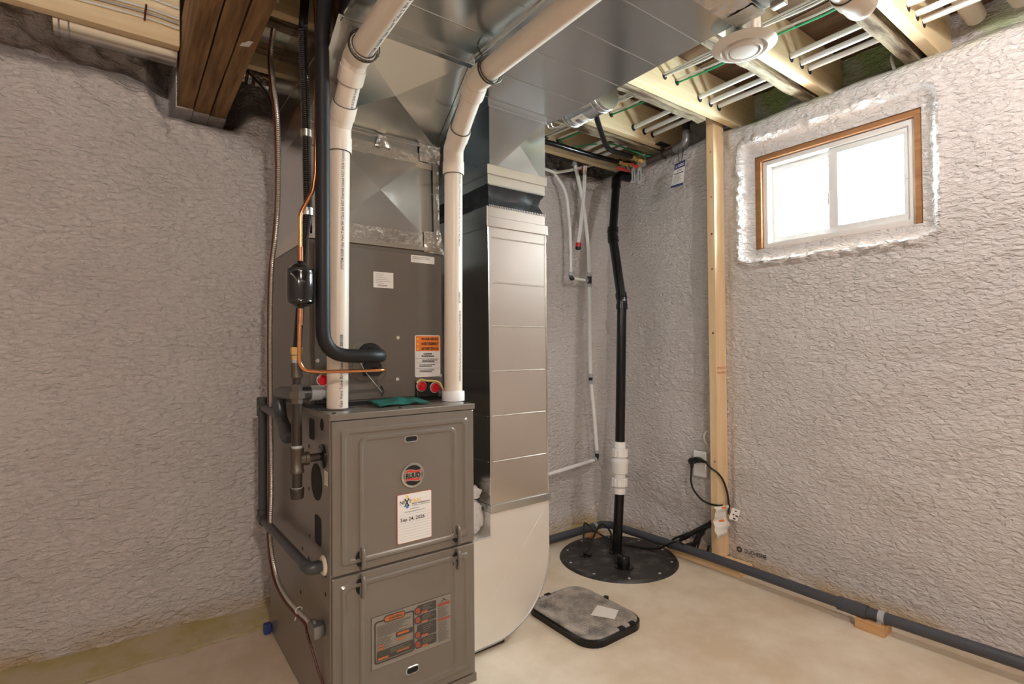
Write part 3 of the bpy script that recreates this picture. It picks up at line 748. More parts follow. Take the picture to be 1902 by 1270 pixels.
# left side knockouts, plugs and screw holes
def YZ(pts, x): return [(x, y, z) for y, z in pts]
xs_ = FX0 - 0.0008
loft([YZ(rrect(1.497, 1.603, 0.623, 0.727, .051, 10), xs_)]).obj('round_knockout', MHOLE, fur)
loft([YZ(rrect(1.568, 1.622, 0.790, 0.852, .010), xs_)]).obj('square_knockout', MHOLE, fur); loft([YZ(rrect(1.506, 1.568, 0.500, 0.582, .012), xs_)]).obj('square_knockout', MHOLE, fur)
loft([YZ(rrect(1.481, 1.513, 0.827, 0.859, .0155, 8), xs_)]).obj('round_knockout', MHOLE, fur)
for y, z in ((1.625, 0.766), (1.625, 0.640), (1.622, 0.500), (1.83, 0.815), (1.469, 0.476), (1.469, 0.435), (1.469, 0.385), (1.63, 0.432), (1.70, 0.44), (1.72, 0.30), (1.50, 0.86)):
    loft([YZ([(y + .006 * math.cos(2 * math.pi * k / 12), z + .006 * math.sin(2 * math.pi * k / 12)) for k in range(12)], xs_)]).obj('screw_hole', MHOLE, fur)
st_ = loft([YZ(rrect(1.443, 1.474, 0.683, 0.722, .003), xs_ - .0004)]).obj('side_sticker', MWHITE, fur)
b = B()
for k in range(5): b.quad((xs_ - .001, 1.470, 0.690 + k * .006), (xs_ - .001, 1.447, 0.690 + k * .006), (xs_ - .001, 1.447, 0.692 + k * .006), (xs_ - .001, 1.470, 0.692 + k * .006))
b.obj('side_sticker_print', MGREYP, fur)
for x, y in ((0.462, 1.446), (0.88, 1.448), (0.462, 1.60), (0.66, 1.452)): B().cyl((x, y, FZ), (x, y, FZ + .003), .0055, 10).obj('top_screw', MBLACK, fur)
B().lathe((0.505, 1.55, FZ), (0, 0, 1), [(0, .048), (.003, .048), (.004, .040), (.004, .030)], 28).obj('vent_flange', MCHAR, fur)

# ================================================================== EVAPORATOR COIL
CX0, CX1, CY0, CY1, CZ0, CZ1 = 0.447, 0.897, 1.622, 2.143, 0.884, 1.388
coil = thing('evaporator_coil', 'dark taupe evaporator coil cabinet standing on top of the furnace', 'coil cabinet', (0.672, 1.88, FZ))
B().box((CX0, CY0 + 0.002, CZ0), (CX1, CY1, CZ1), 0.003).obj('cabinet', MCOIL, coil)
B().box((CX0 - 0.002, CY0 - 0.002, FZ), (CX1 + 0.002, CY1, CZ0 + 0.006), 0.001).obj('base_flange', MBLACK, coil)
fp = loft([XZ(rrect(CX0 + .012, CX1 - .006, CZ0 + .010, CZ1 - .012, .003), CY0 + .001), XZ(rrect(CX0 + .014, CX1 - .008, CZ0 + .012, CZ1 - .014, .003), CY0 - .003)]).obj('access_panel', MCOIL, coil)
yc = CY0 - 0.0035
for x, z in ((0.468, 1.12), (0.468, 1.02), (0.728, 1.091), (0.725, 0.954), (0.885, 0.96)): B().lathe((x, yc, z), (0, -1, 0), [(0, .0062), (.002, .0055), (.003, .002)], 12).obj('bolt', MBOLT, coil)
# labels
def cl(x0, x1, z0, z1, m, nm, dy=0.0, r=.003): return loft([XZ(rrect(x0, x1, z0, z1, r), yc - .0006 - dy)]).obj(nm, m, fp)
cl(0.775, 0.864, 1.345, 1.370, MWHITE, 'top_label'); cl(0.644, 0.712, 1.252, 1.303, MWHITE, 'rating_label', 0, .001)
b = B(); lines_print(b, 0.781, 0.850, 1.356, 1.367, 2, yc - .0012, .0022, .25); lines_print(b, 0.650, 0.708, 1.264, 1.300, 6, yc - .0012, .0016, .6); b.quad((0.658, yc - .0012, 1.257), (0.690, yc - .0012, 1.257), (0.690, yc - .0012, 1.262), (0.658, yc - .0012, 1.262)); b.obj('label_small_print', MGREYP, fp)
cl(0.788, 0.884, 0.958, 1.100, MWHITE, 'warning_label', 0, .006); cl(0.792, 0.881, 1.046, 1.097, MORANGE, 'warning_band', .0004, .001)
t = B(); yt = yc - .0016
for s_, z in (('WARNING', 1.083), ('AVERTISSEMENT', 1.0665), ('ADVERTENCIA', 1.050)): put_text(t, s_, 0.0125, (0.844, yt, z), (1, 0, 0), (0, 0, 1), 0.0005, 'CENTER', 0.066)
put_text(t, 'CALIFORNIA', 0.0078, (0.836, yt, 1.034), (1, 0, 0), (0, 0, 1), 0.0004, 'CENTER', 0.034); put_text(t, 'PROPOSITION 65', 0.0078, (0.836, yt, 1.0255), (1, 0, 0), (0, 0, 1), 0.0004, 'CENTER', 0.046)
for z in (1.0205, 1.006, 0.987): t.quad((0.791, yt, z), (0.880, yt, z), (0.880, yt, z + .0007), (0.791, yt, z + .0007))
for xa, z, s_ in ((0.814, 1.014, 'Cancer and Reproductive Harm'), (0.814, 1.009, 'www.P65Warnings.ca.gov'), (0.804, 0.998, 'Cancer et troubles de l\'appareil reproducteur'), (0.804, 0.993, 'www.P65Warnings.ca.gov'), (0.804, 0.980, 'Cáncer y Daño Reproductivo'), (0.804, 0.975, 'www.P65Warnings.ca.gov')):
    put_text(t, s_, 0.0045, (xa, yt, z), (1, 0, 0), (0, 0, 1), 0.0003, width=min(.06, .0022 * len(s_)))
t.obj('warning_print', MINK, fp)
for z in (1.0845, 1.068, 1.0515):
    loft([[(0.7945, yt, z - .001), (0.8025, yt, z - .001), (0.7985, yt, z + .0085)]]).obj('warning_triangle', MYELP, fp)
# drain ports with red plugs and yellow tag strap
def plugs(x0, x1, zs_):
    b = B().box((x0, CY0 - .014, CZ0 + .004), (x1, CY0, zs_ + .028), .006); blk = b.obj('drain_port_block', MBLACK, coil)
    return blk
pb = plugs(0.788, 0.874, 0.918)
for x, z in ((0.806, 0.928), (0.856, 0.921)):
    B().lathe((x, CY0 - .012, z), (0, -1, 0), [(0, .018), (.005, .018), (.006, .0165), (.004, .0155)], 20).obj('port_rim', MWHITE, pb); B().lathe((x, CY0 - .012, z), (0, -1, 0), [(0, .0155), (.009, .0155), (.010, .013), (.007, .011), (.007, .004), (.013, .004), (.013, .0)], 20).obj('red_plug', MRED, pb)
B().tube(spline([(0.786, CY0 - .02, .940), (0.80, CY0 - .021, .950), (0.822, CY0 - .022, .946), (0.845, CY0 - .022, .944), (0.868, CY0 - .024, .938), (0.880, CY0 - .026, .918), (0.886, CY0 - .028, .905)]), .0035, 8).obj('yellow_strap', MYEL, pb)
pb = plugs(0.462, 0.520, 0.918)
for x, z in ((0.480, 0.962), (0.491, 0.930)):
    B().lathe((x, CY0 - .012, z), (0, -1, 0), [(0, .018), (.005, .018), (.006, .0165), (.004, .0155)], 20).obj('port_rim', MWHITE, pb); B().lathe((x, CY0 - .012, z), (0, -1, 0), [(0, .0155), (.009, .0155), (.010, .013), (.007, .011)], 20).obj('red_plug', MRED, pb)
B().tube(spline([(0.470, CY0 - .014, .982), (0.485, CY0 - .02, .986), (0.50, CY0 - .02, .978)]), .0035, 8).obj('yellow_strap', MYEL, pb)
# line-set grommet plate
loft([XZ(rrect(0.575, 0.685, 0.952, 1.080, .03), yc - .0005), XZ(rrect(0.577, 0.683, 0.954, 1.078, .03), yc - .002)]).obj('lineset_plate', MCOIL, fp)
loft([XZ([(0.632 + .040 * math.cos(2 * math.pi * k / 24), 1.040 + .034 * math.sin(2 * math.pi * k / 24)) for k in range(24)], yc - .002), XZ([(0.632 + .036 * math.cos(2 * math.pi * k / 24), 1.040 + .030 * math.sin(2 * math.pi * k / 24)) for k in range(24)], yc - .010)]).obj('suction_grommet', MBLACK, fp)
loft([XZ(rrect(0.606, 0.668, 0.968, 1.012, .012), yc - .002), XZ(rrect(0.608, 0.666, 0.970, 1.010, .012), yc - .014)]).obj('liquid_grommet', MBLACK, fp)
B().tube(spline([(0.590, CY0 - .02, 1.020), (0.602, CY0 - .04, .985), (0.622, CY0 - .05, .955), (0.650, CY0 - .03, .930), (0.668, CY0 - .012, .915)]), .0009, 6).obj('grommet_wire', MNM, coil)
B().tube(spline([(0.668, CY0 - .004, .935), (0.672, CY0 - .012, .918), (0.667, CY0 - .01, .905)]), .003, 6).obj('cable_tie_stub', MBLACK, coil)

# ================================================================== SUPPLY PLENUM AND DUCTS
PX0, PX1, PY0, PY1 = 0.456, 0.886, 1.630, 2.130
plen = thing('supply_plenum', 'galvanized supply plenum with foil-taped joints above the coil cabinet', 'plenum', (0.67, 1.88, 1.388))
def cross_panel(a, b_, c, d, bul):
    a, b_, c, d = map(V, (a, b_, c, d)); n_ = (b_ - a).cross(d - a).normalized(); m2 = (a + b_ + c + d) / 4 + n_ * bul
    return [a, b_, c, d, m2], [(0, 1, 4), (1, 2, 4), (2, 3, 4), (3, 0, 4)]
pv = B()
zb, zt = 1.390, 1.752
P = lambda x, y, z: (x, y, z)
pv.add(*cross_panel(P(PX0, PY0, zb), P(PX1, PY0, zb), P(PX1 - .006, PY0, zt), P(PX0, PY0, zt), .012))
pv.add(*cross_panel(P(PX0, PY1, zb), P(PX0, PY0, zb), P(PX0, PY0, zt), P(PX0, PY1, zt), .007))
pv.add(*cross_panel(P(PX1, PY0, zb), P(PX1, PY1, zb), P(PX1 - .006, PY1, zt), P(PX1 - .006, PY0, zt), .004))
pv.add(*cross_panel(P(PX1, PY1, zb), P(PX0, PY1, zb), P(PX0, PY1, zt), P(PX1 - .006, PY1, zt), .004))
pv.obj('plenum_box', MGALV, plen)
B().box((CX0 - .001, CY0 - .006, 1.388), (CX1 + .001, CY1 + .002, 1.401), .001).obj('coil_flange', MGALVR, plen)
def tape(a, b_, c, d, nu, nv, amp, seed, nm, parent, m=None):
    a, b_, c, d = map(V, (a, b_, c, d)); n_ = (b_ - a).cross(d - a).normalized(); vs = []; fs = []
    for i in range(nu + 1):
        for k in range(nv + 1):
            u, v_ = i / nu, k / nv
            p = (a * (1 - u) + b_ * u) * (1 - v_) + (d * (1 - u) + c * u) * v_
            edge = 1 if 0 < k < nv else 0
            vs.append(p + n_ * (0.0035 + amp * noise.noise((p.x * 55 + seed, p.y * 55, p.z * 75))))
    for i in range(nu):
        for k in range(nv): fs.append((i * (nv + 1) + k, (i + 1) * (nv + 1) + k, (i + 1) * (nv + 1) + k + 1, i * (nv + 1) + k + 1))
    return B().add(vs, fs).obj(nm, m or MFOIL, parent)
tape((PX0, PY0 - .001, 1.398), (PX1, PY0 - .001, 1.398), (PX1, PY0 - .001, 1.448), (PX0, PY0 - .001, 1.452), 60, 6, .0005, 1, 'foil_tape', plen)
tape((PX0, PY0 - .001, 1.672), (PX1 - .004, PY0 - .001, 1.672), (PX1 - .004, PY0 - .001, 1.722), (PX0, PY0 - .001, 1.722), 60, 6, .0005, 2, 'foil_tape', plen)
tape((PX1 - .020, PY0 - .004, 1.392), (PX1 + .003, PY0 - .004, 1.392), (PX1 - .003, PY0 - .004, 1.74), (PX1 - .026, PY0 - .004, 1.74), 4, 60, .0012, 3, 'corner_tape', plen)
tape((PX1 - .06, PY0 - .005, 1.385), (PX1 + .016, PY0 - .012, 1.380), (PX1 + .004, PY0 - .005, 1.46), (PX1 - .06, PY0 - .005, 1.455), 16, 16, .004, 4, 'crumpled_tape', plen)
tape((PX1 - .075, PY0 - .005, 1.695), (PX1 + .002, PY0 - .005, 1.695), (PX1 + .004, PY0 - .005, 1.762), (PX1 - .075, PY0 - .005, 1.762), 16, 14, .004, 5, 'crumpled_tape', plen)
tape((PX0 - .003, PY0 + .05, 1.384), (PX0 - .002, PY0 - .002, 1.380), (PX0 - .002, PY0 - .002, 1.425), (PX0 - .003, PY0 + .05, 1.410), 12, 8, .004, 6, 'crumpled_tape', plen)
tape((0.652, PY0 - .006, 1.712), (0.712, PY0 - .006, 1.712), (0.69, PY0 - .006, 1.750), (0.664, PY0 - .006, 1.750), 12, 8, .005, 8, 'crumpled_tape', plen)
tape((PX0 - .002, PY1, 1.395), (PX0 - .002, PY0, 1.395), (PX0 - .002, PY0, 1.440), (PX0 - .002, PY1, 1.440), 40, 4, .0006, 7, 'side_tape', plen, MGALVR)
# transition up to the trunk
TX1, TY0, TZ = 0.852, 1.352, 1.922
ztr = 1.752
tr = B()
tr.add(*cross_panel(P(PX0, PY0, ztr), P(PX1 - .006, PY0, ztr), P(TX1, TY0, TZ), P(PX0, TY0, TZ), .020))
tr.add(*cross_panel(P(PX0, PY1, ztr), P(PX0, PY0, ztr), P(PX0, TY0, TZ), P(PX0, PY1, TZ), .004))
tr.add(*cross_panel(P(PX1 - .006, PY0, ztr), P(PX1 - .006, PY1, ztr), P(TX1, PY1, TZ), P(TX1, TY0, TZ), .004))
tr.add(*cross_panel(P(PX1 - .006, PY1, ztr), P(PX0, PY1, ztr), P(PX0, PY1, TZ), P(TX1, PY1, TZ), .002))
tr.obj('transition', MGALV, plen)
B().box((PX0 - .003, PY0 - .007, 1.744), (PX1 + .001, PY0 + .004, 1.764), .002).obj('slip_cleat', MGALV, plen)
B().add([(PX0 - .010, PY0 - .004, ztr), (PX0 + .012, PY0 - .006, ztr), (PX0 + .012, TY0 - .006, TZ), (PX0 - .010, TY0 - .004, TZ)], [(0, 1, 2, 3)]).obj('side_flange', MGALV, plen)
B().add([(PX1 - .014, PY0 - .005, ztr), (PX1 + .002, PY0 - .003, ztr), (TX1 + .010, TY0 - .003, TZ), (TX1 - .006, TY0 - .005, TZ)], [(0, 1, 2, 3)]).obj('side_flange', MGALV, plen)

def duct(name, label, x0, x1, y0, y1, z0, z1, ribs, m):
    t_ = thing(name, label, 'duct', ((x0 + x1) / 2, (y0 + y1) / 2, z0))
    B().box((x0, y0, z0), (x1, y1, z1), .003).obj('duct_body', m, t_)
    for y in ribs:
        B().tube([(x0 + .01, y, z0 + .0030), (x1 - .01, y, z0 + .0030)], .0044, 10).obj('stiffening_rib', m, t_)
    return t_
sup = duct('supply_trunk_duct', 'galvanized supply trunk duct overhead, left of the two side by side', 0.456, 0.842, -1.6, 2.135, 1.924, 2.122, [1.21, 1.05, 0.89, 0.73, 0.57], MGALV)
B().box((0.452, 1.332, 1.908), (0.852, 1.356, 1.926), .002).obj('slip_cleat', MGALV, sup)
B().box((0.8385, -1.6, 1.9205), (0.8485, 1.34, 1.9265), .001).obj('standing_seam', MGALVR, sup)
ret = duct('return_trunk_duct', 'wide galvanized return trunk duct overhead, right of the supply duct', 0.850, 1.332, -1.6, 2.06, 1.922, 2.122, [1.500, 1.346, 1.184, 1.032, 0.881, 0.60, 0.45], MGALV)
tape((0.98, 0.775, 1.9205), (1.336, 0.775, 1.9205), (1.336, 0.690, 1.9205), (0.98, 0.690, 1.9205), 40, 10, .0012, 9, 'joint_tape', ret)
tape((1.275, 0.765, 1.918), (1.335, 0.765, 1.918), (1.335, 0.695, 1.918), (1.275, 0.695, 1.918), 18, 18, .0012, 10, 'crumpled_tape', ret)
B().box((1.326, 0.640, 1.913), (1.346, 0.676, 1.926), .002).obj('cleat_end', MSTEEL, ret)
cl_ = B()
for dy in (0.0, 0.02): cl_.tube(spline([(1.325, 1.53 + dy, 1.920), (1.335, 1.535 + dy, 1.912), (1.352, 1.528 + dy, 1.910), (1.366, 1.515 + dy, 1.920)]), .0022, 6)
cl_.tube(spline([(1.332, 1.55, 1.914), (1.350, 1.53, 1.908), (1.372, 1.50, 1.914)]), .002, 6)
cl_.obj('wire_clip', MSTEEL, ret)

# ================================================================== RETURN DROP
RX0, RX1, RY0, RY1 = 1.031, 1.293, 1.530, 2.045
drop = thing('return_air_drop', 'tall galvanized return air drop with black canvas collar right of the furnace', 'duct', (1.16, 1.79, 0.50))
b = B()
b.add(*cross_panel(P(RX0 + .006, RY0, 1.672), P(RX1, RY0, 1.672), P(RX1, RY0, 1.920), P(RX0 + .006, RY0, 1.920), .010))
b.add(*cross_panel(P(RX0 + .006, RY1, 1.672), P(RX0 + .006, RY0, 1.672), P(RX0 + .006, RY0, 1.920), P(RX0 + .006, RY1, 1.920), .004))
b.add(*cross_panel(P(RX1, RY0, 1.672), P(RX1, RY1, 1.672), P(RX1, RY1, 1.920), P(RX1, RY0, 1.920), .004))
b.add(*cross_panel(P(RX1, RY1, 1.672), P(RX0 + .006, RY1, 1.672), P(RX0 + .006, RY1, 1.920), P(RX1, RY1, 1.920), .004))
b.obj('upper_section', MGALV, drop)
def collar(x0, x1, y0, y1, z0, z1, nm, m, bev=.0015): return B().box((x0, y0, z0), (x1, y1, z1), bev).obj(nm, m, drop)
collar(RX0 - .002, RX1 + .006, RY0 - .006, RY1 + .004, 1.908, 1.924, 'slip_cleat', MGALV)
collar(RX0 - .006, RX1 + .004, RY0 - .006, RY1 + .004, 1.668, 1.702, 'slip_cleat', MGALVR)
collar(RX0 - .001, RX1 - .002, RY0, RY1, 1.632, 1.670, 'canvas_band', MGALVR)
collar(RX0 - .006, RX1 - .004, RY0, RY1, 1.515, 1.556, 'canvas_band', MGALVR)
collar(RX0 - .010, RX1 + .006, RY0 - .006, RY1 + .004, 1.482, 1.518, 'slip_cleat', MGALVR)
L = []
for k, (dx, z) in enumerate(((0.001, 1.557), (-.008, 1.570), (-.016, 1.595), (-.010, 1.618), (0.0, 1.633))):
    loop = []
    base = [(RX0 + (RX1 - RX0) * i / 12, RY0) for i in range(13)] + [(RX1, RY0 + (RY1 - RY0) * i / 12) for i in range(1, 13)] + \
           [(RX1 - (RX1 - RX0) * i / 12, RY1) for i in range(1, 13)] + [(RX0, RY1 - (RY1 - RY0) * i / 12) for i in range(1, 12)]
    cx, cy = (RX0 + RX1) / 2, (RY0 + RY1) / 2
    for (x, y) in base:
        inn = -dx * (1.0 + 0.9 * noise.noise((x * 14, y * 14, z * 9)))
        sx = (x - cx) / abs(x - cx) if abs(x - cx) > 1e-4 else 0; sy = (y - cy) / abs(y - cy) if abs(y - cy) > 1e-4 else 0
        fx = 1 if abs(abs(x - cx) - (RX1 - RX0) / 2) < 1e-4 else 0; fy = 1 if abs(abs(y - cy) - (RY1 - RY0) / 2) < 1e-4 else 0
        loop.append((x - sx * fx * inn - 0.003, y - sy * fy * inn, z + .003 * noise.noise((x * 18, y * 18, 3))))
    L.append(loop)
cv = loft(L, False); cv.sm = [True] * len(cv.sm); cv.obj('canvas_connector', MCANVAS, drop)
zz = B()
for zc_, s_ in ((1.632, 1), (1.557, -1)):
    n_ = 34
    for i in range(n_):
        xa = RX0 + (RX1 - RX0) * (i + .1) / n_; xb = RX0 + (RX1 - RX0) * (i + .75) / n_
        zz.box((xa, RY0 - .0035, zc_ - .003), (xb, RY0 - .0005, zc_ + .003))
zz.obj('crimp_teeth', MGALV, drop)
lo = B()
lv = [P(RX0, RY0, .50), P(RX1, RY0, .50), P(RX1, RY1, .50), P(RX0, RY1, .50), P(RX0 - .004, RY0, 1.50), P(RX1 - .002, RY0, 1.50), P(RX1 - .002, RY1, 1.50), P(RX0 - .004, RY1, 1.50)]
lo.add(lv, [(0, 1, 5, 4), (1, 2, 6, 5), (2, 3, 7, 6), (3, 0, 4, 7)]).obj('lower_section', MGALVR, drop)
for z in (1.445, 1.286, 1.132, 0.972, 0.814, 0.654):
    B().tube([(RX0 + .012, RY0 + .0022, z), (RX1 - .010, RY0 + .0022, z)], .0036, 10).obj('stiffening_rib', MGALVR, drop)
    B().tube([(RX0 + .0012, RY0 + .012, z), (RX0 + .0012, RY1 - .01, z)], .0034, 8).obj('stiffening_rib', MGALVR, drop)
B().tube([(RX0 - .0035, RY0 - .0015, 1.48), (RX0 - .001, RY0 - .002, 1.0), (RX0 + .001, RY0 - .0015, .80), (RX0, RY0 - .0015, .51)], .0028, 6).obj('corner_seam', MGALV, drop)
B().tube([(RX1 - .002, RY0 - .0015, 1.48), (RX1, RY0 - .0015, .51)], .0022, 6).obj('corner_seam', MGALV, drop)
B().box((RX0 - .004, RY0 - .007, .478), (RX1 + .008, RY1 + .004, .506), .002).obj('slip_cleat', MGALV, drop)
# bottom boot curving into the furnace side
bt_ = thing('return_air_boot', 'pale smooth curved sheet metal boot joining the furnace foot', 'duct boot', (1.1, 1.79, 0.02))
prof = [(0.9035, 0.398), (1.029, 0.398), (1.029, 0.480), (1.296, 0.480), (1.296, 0.300)]
for k in range(1, 15):
    a = R_(90 * k / 14); prof.append((1.296 - 0.255 * (1 - math.cos(a)), 0.300 - 0.275 * math.sin(a)))
prof += [(0.9035, 0.022)]
B().prism(prof, lambda a, c, d: (a, d, c), RY0 - .001, RY1).obj('boot_body', MGALV2, bt_)
sw = [(x, z) for x, z in prof if x > 1.03 and z < 0.47]
B().tube([(x, RY0 - .002, z) for x, z in sw] + [(0.9045, RY0 - .002, .022)], .0026, 6).obj('rolled_seam', MGALV, bt_)
B().tube([(0.9045, RY0 - .002, .399), (1.028, RY0 - .002, .399)], .0026, 6).obj('rolled_seam', MGALV, bt_)
B().tube([(1.280, RY0 + .0006, .455), (0.93, RY0 + .0006, .06)], .0022, 8).obj('cross_break', MGALV2, bt_)
B().box((0.905, RY0 + .02, 0.0), (1.10, RY1 - .02, 0.0225)).obj('shim', MDARK, bt_)

# ================================================================== PVC VENT PIPES
PR = 0.0305
def hub(b, p, d, r0=PR, L=.042): # socket hub of a fitting: from p along d
    return b.lathe(p, d, [(0, r0 + .0005), (0.0, r0 + .0055), (L * .92, r0 + .0055), (L, r0 + .0045), (L, r0 + .0005)], 28)
def vent(name, label, pts, txt_segs, base_cap):
    P_ = [V(p) for p in pts]
    t_ = thing(name, label, 'vent pipe', pts[0])
    for i in range(len(P_) - 1):
        a, c = P_[i], P_[i + 1]; B().cyl(a, c, PR, 28).obj('pipe_length', MPVC, t_)
    for i in range(1, len(P_) - 1):
        d0 = (P_[i - 1] - P_[i]).normalized(); d1 = (P_[i + 1] - P_[i]).normalized()
        ang = math.pi - d0.angle(d1); tl = 0.030 * math.tan(ang / 2) / math.tan(R_(22.5)) if ang < 1.2 else 0.05
        tl = max(tl, .012)
        b = B().tube([P_[i] + d0 * (tl + .002), P_[i] + d0 * tl * .5, P_[i], P_[i] + d1 * tl * .5, P_[i] + d1 * (tl + .002)], PR + .0035, 28, .06, False)
        hub(b, P_[i] + d0 * tl, d0); hub(b, P_[i] + d1 * tl, d1)
        e = b.obj('elbow', MPVC, t_)
        for d in (d0, d1): B().ring(P_[i] + d * (tl + .0425), d, PR + .0018, .0016, 28, 6).obj('glue_line', MCHAR, e)
    return t_
vl = vent('vent_pipe', 'white vent pipe rising behind the black insulated line at left', [(0.505, 1.55, 0.882), (0.514, 1.55, 1.712), (0.506, 1.392, 1.845), (0.486, 0.400, 1.878), (1.44, 0.400, 1.872), (1.44, 0.400, 2.24), (2.50, 0.400, 2.25)], None, False)
vr = vent('vent_pipe', 'white vent pipe rising from a collar at the furnace top right corner', [(0.893, 1.545, 0.882), (0.900, 1.545, 1.730), (0.842, 1.302, 1.850), (0.862, 0.505, 1.875), (1.425, 0.505, 1.868), (1.425, 0.505, 2.245), (2.50, 0.520, 2.25)], None, True)
B().lathe((0.893, 1.545, 0.879), (0, 0, 1), [(0, PR + .001), (0, PR + .0075), (.030, PR + .0075), (.032, PR + .006), (.032, PR)], 28).obj('base_collar', MPVCW, vr)
PRT = 'SYSTEM 636® Gas Vent Tube BH Class IIA 65C Intertek Listed ULC S636 Control No 500'
camface = V((-0.30, -1.0, 0.0))
def printed(parent, items):
    for body, size, p0, ax, rad, face, length in items:
        b = B(); text_on_pipe(b, body, size, p0, ax, rad, face, False, length); b.obj('pipe_print', MINKB, parent)
printed(vl, [(PRT, 0.0115, (0.5105, 1.55, 1.285), (0.010, 0, .83), PR, (-0.02, -1, 0), 0.385),
             ('Gas Vent Tube BH Class IIA 65C', 0.0125, (0.5055, 1.55, 0.885), (0.010, 0, .83), PR, (0.0, -1, 0), 0.175),
             ('Listed ULC S636 Control No 500800', 0.0115, (0.5115, 1.500, 1.754), (-0.008, -0.158, .133), PR, (0.35, -.6, -.6), 0.115),
             ('SYSTEM 636® Gas Vent Tube 2 BH 65C 11-6-U-17003-C', 0.013, (0.5045, 1.335, 1.847), (-.02, -.992, .033), PR, (0.45, 0, -1), 0.42)])
printed(vr, [(PRT, 0.0105, (0.8963, 1.545, 1.395), (0.007, 0, .85), PR, (0.28, -1, 0), 0.275),
             (PRT + ' SYSTEM 636', 0.0105, (0.8940, 1.545, 0.945), (0.007, 0, .85), PR, (0.28, -1, 0), 0.235),
             ('ULC S636 Control No 500803 - Nov', 0.0105, (0.8865, 1.489, 1.757), (-0.058, -0.243, .12), PR, (0.75, -.45, -.5), 0.130),
             ('SYSTEM 636® Gas Vent Tube BH Class IIA 65C Interte', 0.011, (0.847, 1.235, 1.852), (.02, -.797, .025), PR, (0.92, 0, -.8), 0.31)])
def bars(parent, p0, ax, rad, face, n_, w_, h):
    a = V(ax).normalized(); fdir = (V(face) - a * a.dot(V(face))).normalized(); wd = a.cross(fdir); b = B(); s = 0
    for k in range(n_):
        t0 = s; s += w_ * (.4 + random.random() * .8); t1 = s; s += w_ * (.3 + random.random() * .6)
        th = h / rad / 2
        q = [V(p0) + a * tt + (fdir * math.cos(x) + wd * math.sin(x)) * (rad + .0006) for tt, x in ((t0, -th), (t1, -th), (t1, th), (t0, th))]
        b.quad(*q)
    b.obj('barcode_print', MINKB, parent)
bars(vl, (0.5078, 1.55, 1.062), (0.010, 0, .83), PR, (-0.02, -1, 0), 9, .003, .009)
bars(vr, (0.8945, 1.545, 1.205), (0.007, 0, .85), PR, (0.28, -1, 0), 10, .003, .008)
lab = B()
a = V((-0.058, -0.243, .12)).normalized()
# small orange label on the right elbow
ctr = V((0.8985, 1.540, 1.742)); fdv = V((0.42, -1, 0)).normalized(); sd_ = V((1, 0.42, -0.12)).normalized(); upv = fdv.cross(sd_) * -1
for nm, o0, o1, h0, h1, m in (('orange_label', -.014, .010, -.012, .002, MORANGE2), ('orange_label_band', -.014, .010, .002, .006, MCHAR), ('white_label', .010, .022, -.012, .004, MWHITE)):
    vs = []; fs = []
    for i in range(7):
        th0 = (o0 + (o1 - o0) * i / 6) / (PR + .006)
        dv = fdv * math.cos(th0) + V((-fdv.y, fdv.x, 0)) * math.sin(th0)
        for hh in (h0, h1): vs.append(V((0.8985, 1.545, 1.752 + hh - th0 * .006)) + dv * (PR + .0068))
    fs = [(2 * i, 2 * i + 2, 2 * i + 3, 2 * i + 1) for i in range(6)]
    B().add(vs, fs).obj(nm, m, vr)
def hanger(name, label, c, ax, topx, topy):
    h = thing(name, label, 'pipe strap', c)
    B().ring(c, ax, PR + .0080, .0022, 30, 8).obj('strap_loop', MSTRAPD, h)
    c2 = V(c) + V(ax).normalized() * .012
    u, v_ = frame(ax); pts = [c2 + (u * math.cos(2 * math.pi * k / 40) + v_ * math.sin(2 * math.pi * k / 40)) * (PR + .0095 + .0016 * (k % 2)) for k in range(41)]
    B().tube(pts, .0018, 6, caps=False).obj('chain_loop', MSTRAPD, h)
    B().tube(spline([V(c) + V((topx * .5, topy * .5, PR + .006)), V(c) + V((topx, topy, .055)), V((c[0] + topx * 1.2, c[1] + topy * 1.2, 1.921))]), .0024, 6).obj('strap_tail', MSTRAPD, h)
    return h
hanger('pipe_strap', 'dark chain strap looped round the left overhead vent pipe', (0.5055, 1.335, 1.8472), (-.02, -.992, .033), -.030, .0)
hanger('pipe_strap', 'dark chain strap looped round the right overhead vent pipe', (0.8445, 1.245, 1.8520), (.02, -.797, .025), -.022, .015)

# ================================================================== REFRIGERANT, GAS AND DRAIN LINES
b = B().tube([(0.415, 1.30, 2.34), (0.418, 1.33, 2.12), (0.432, 1.445, 1.90), (0.434, 1.45, 1.60), (0.434, 1.45, 1.037), (0.612, 1.45, 1.032), (0.632, 1.612, 1.040)], .0192, 24, .075)
suc = b.obj('suction_line', MINS, loc=(0.434, 1.45, 1.03), label='thick black foam-insulated refrigerant line bending into the coil cabinet', cat='refrigerant line')
cop = thing('liquid_line', 'thin copper liquid line with a black filter drier beside the coil', 'refrigerant line', (0.376, 1.455, 0.99))
B().tube([(0.437, 1.53, 2.33), (0.428, 1.50, 2.08), (0.422, 1.455, 1.90), (0.415, 1.45, 1.53), (0.408, 1.45, 1.48), (0.3765, 1.45, 1.415), (0.376, 1.45, 1.270)], .0052, 14, .05).obj('upper_copper', MCOPPER, cop)
B().cyl((0.376, 1.45, 1.325), (0.376, 1.45, 1.272), .0072, 16).obj('upper_braze', MCOPPERD, cop)
B().lathe((0.376, 1.45, 1.1655), (0, 0, 1), [(-.004, .008), (0, .010), (.004, .022), (.010, .0315), (.014, .0345), (.020, .0335), (.027, .0352), (.090, .0352), (.096, .0335), (.100, .0350), (.103, .030), (.112, .020), (.116, .010), (.122, .008)], 32).obj('filter_drier', MDRIER, cop)
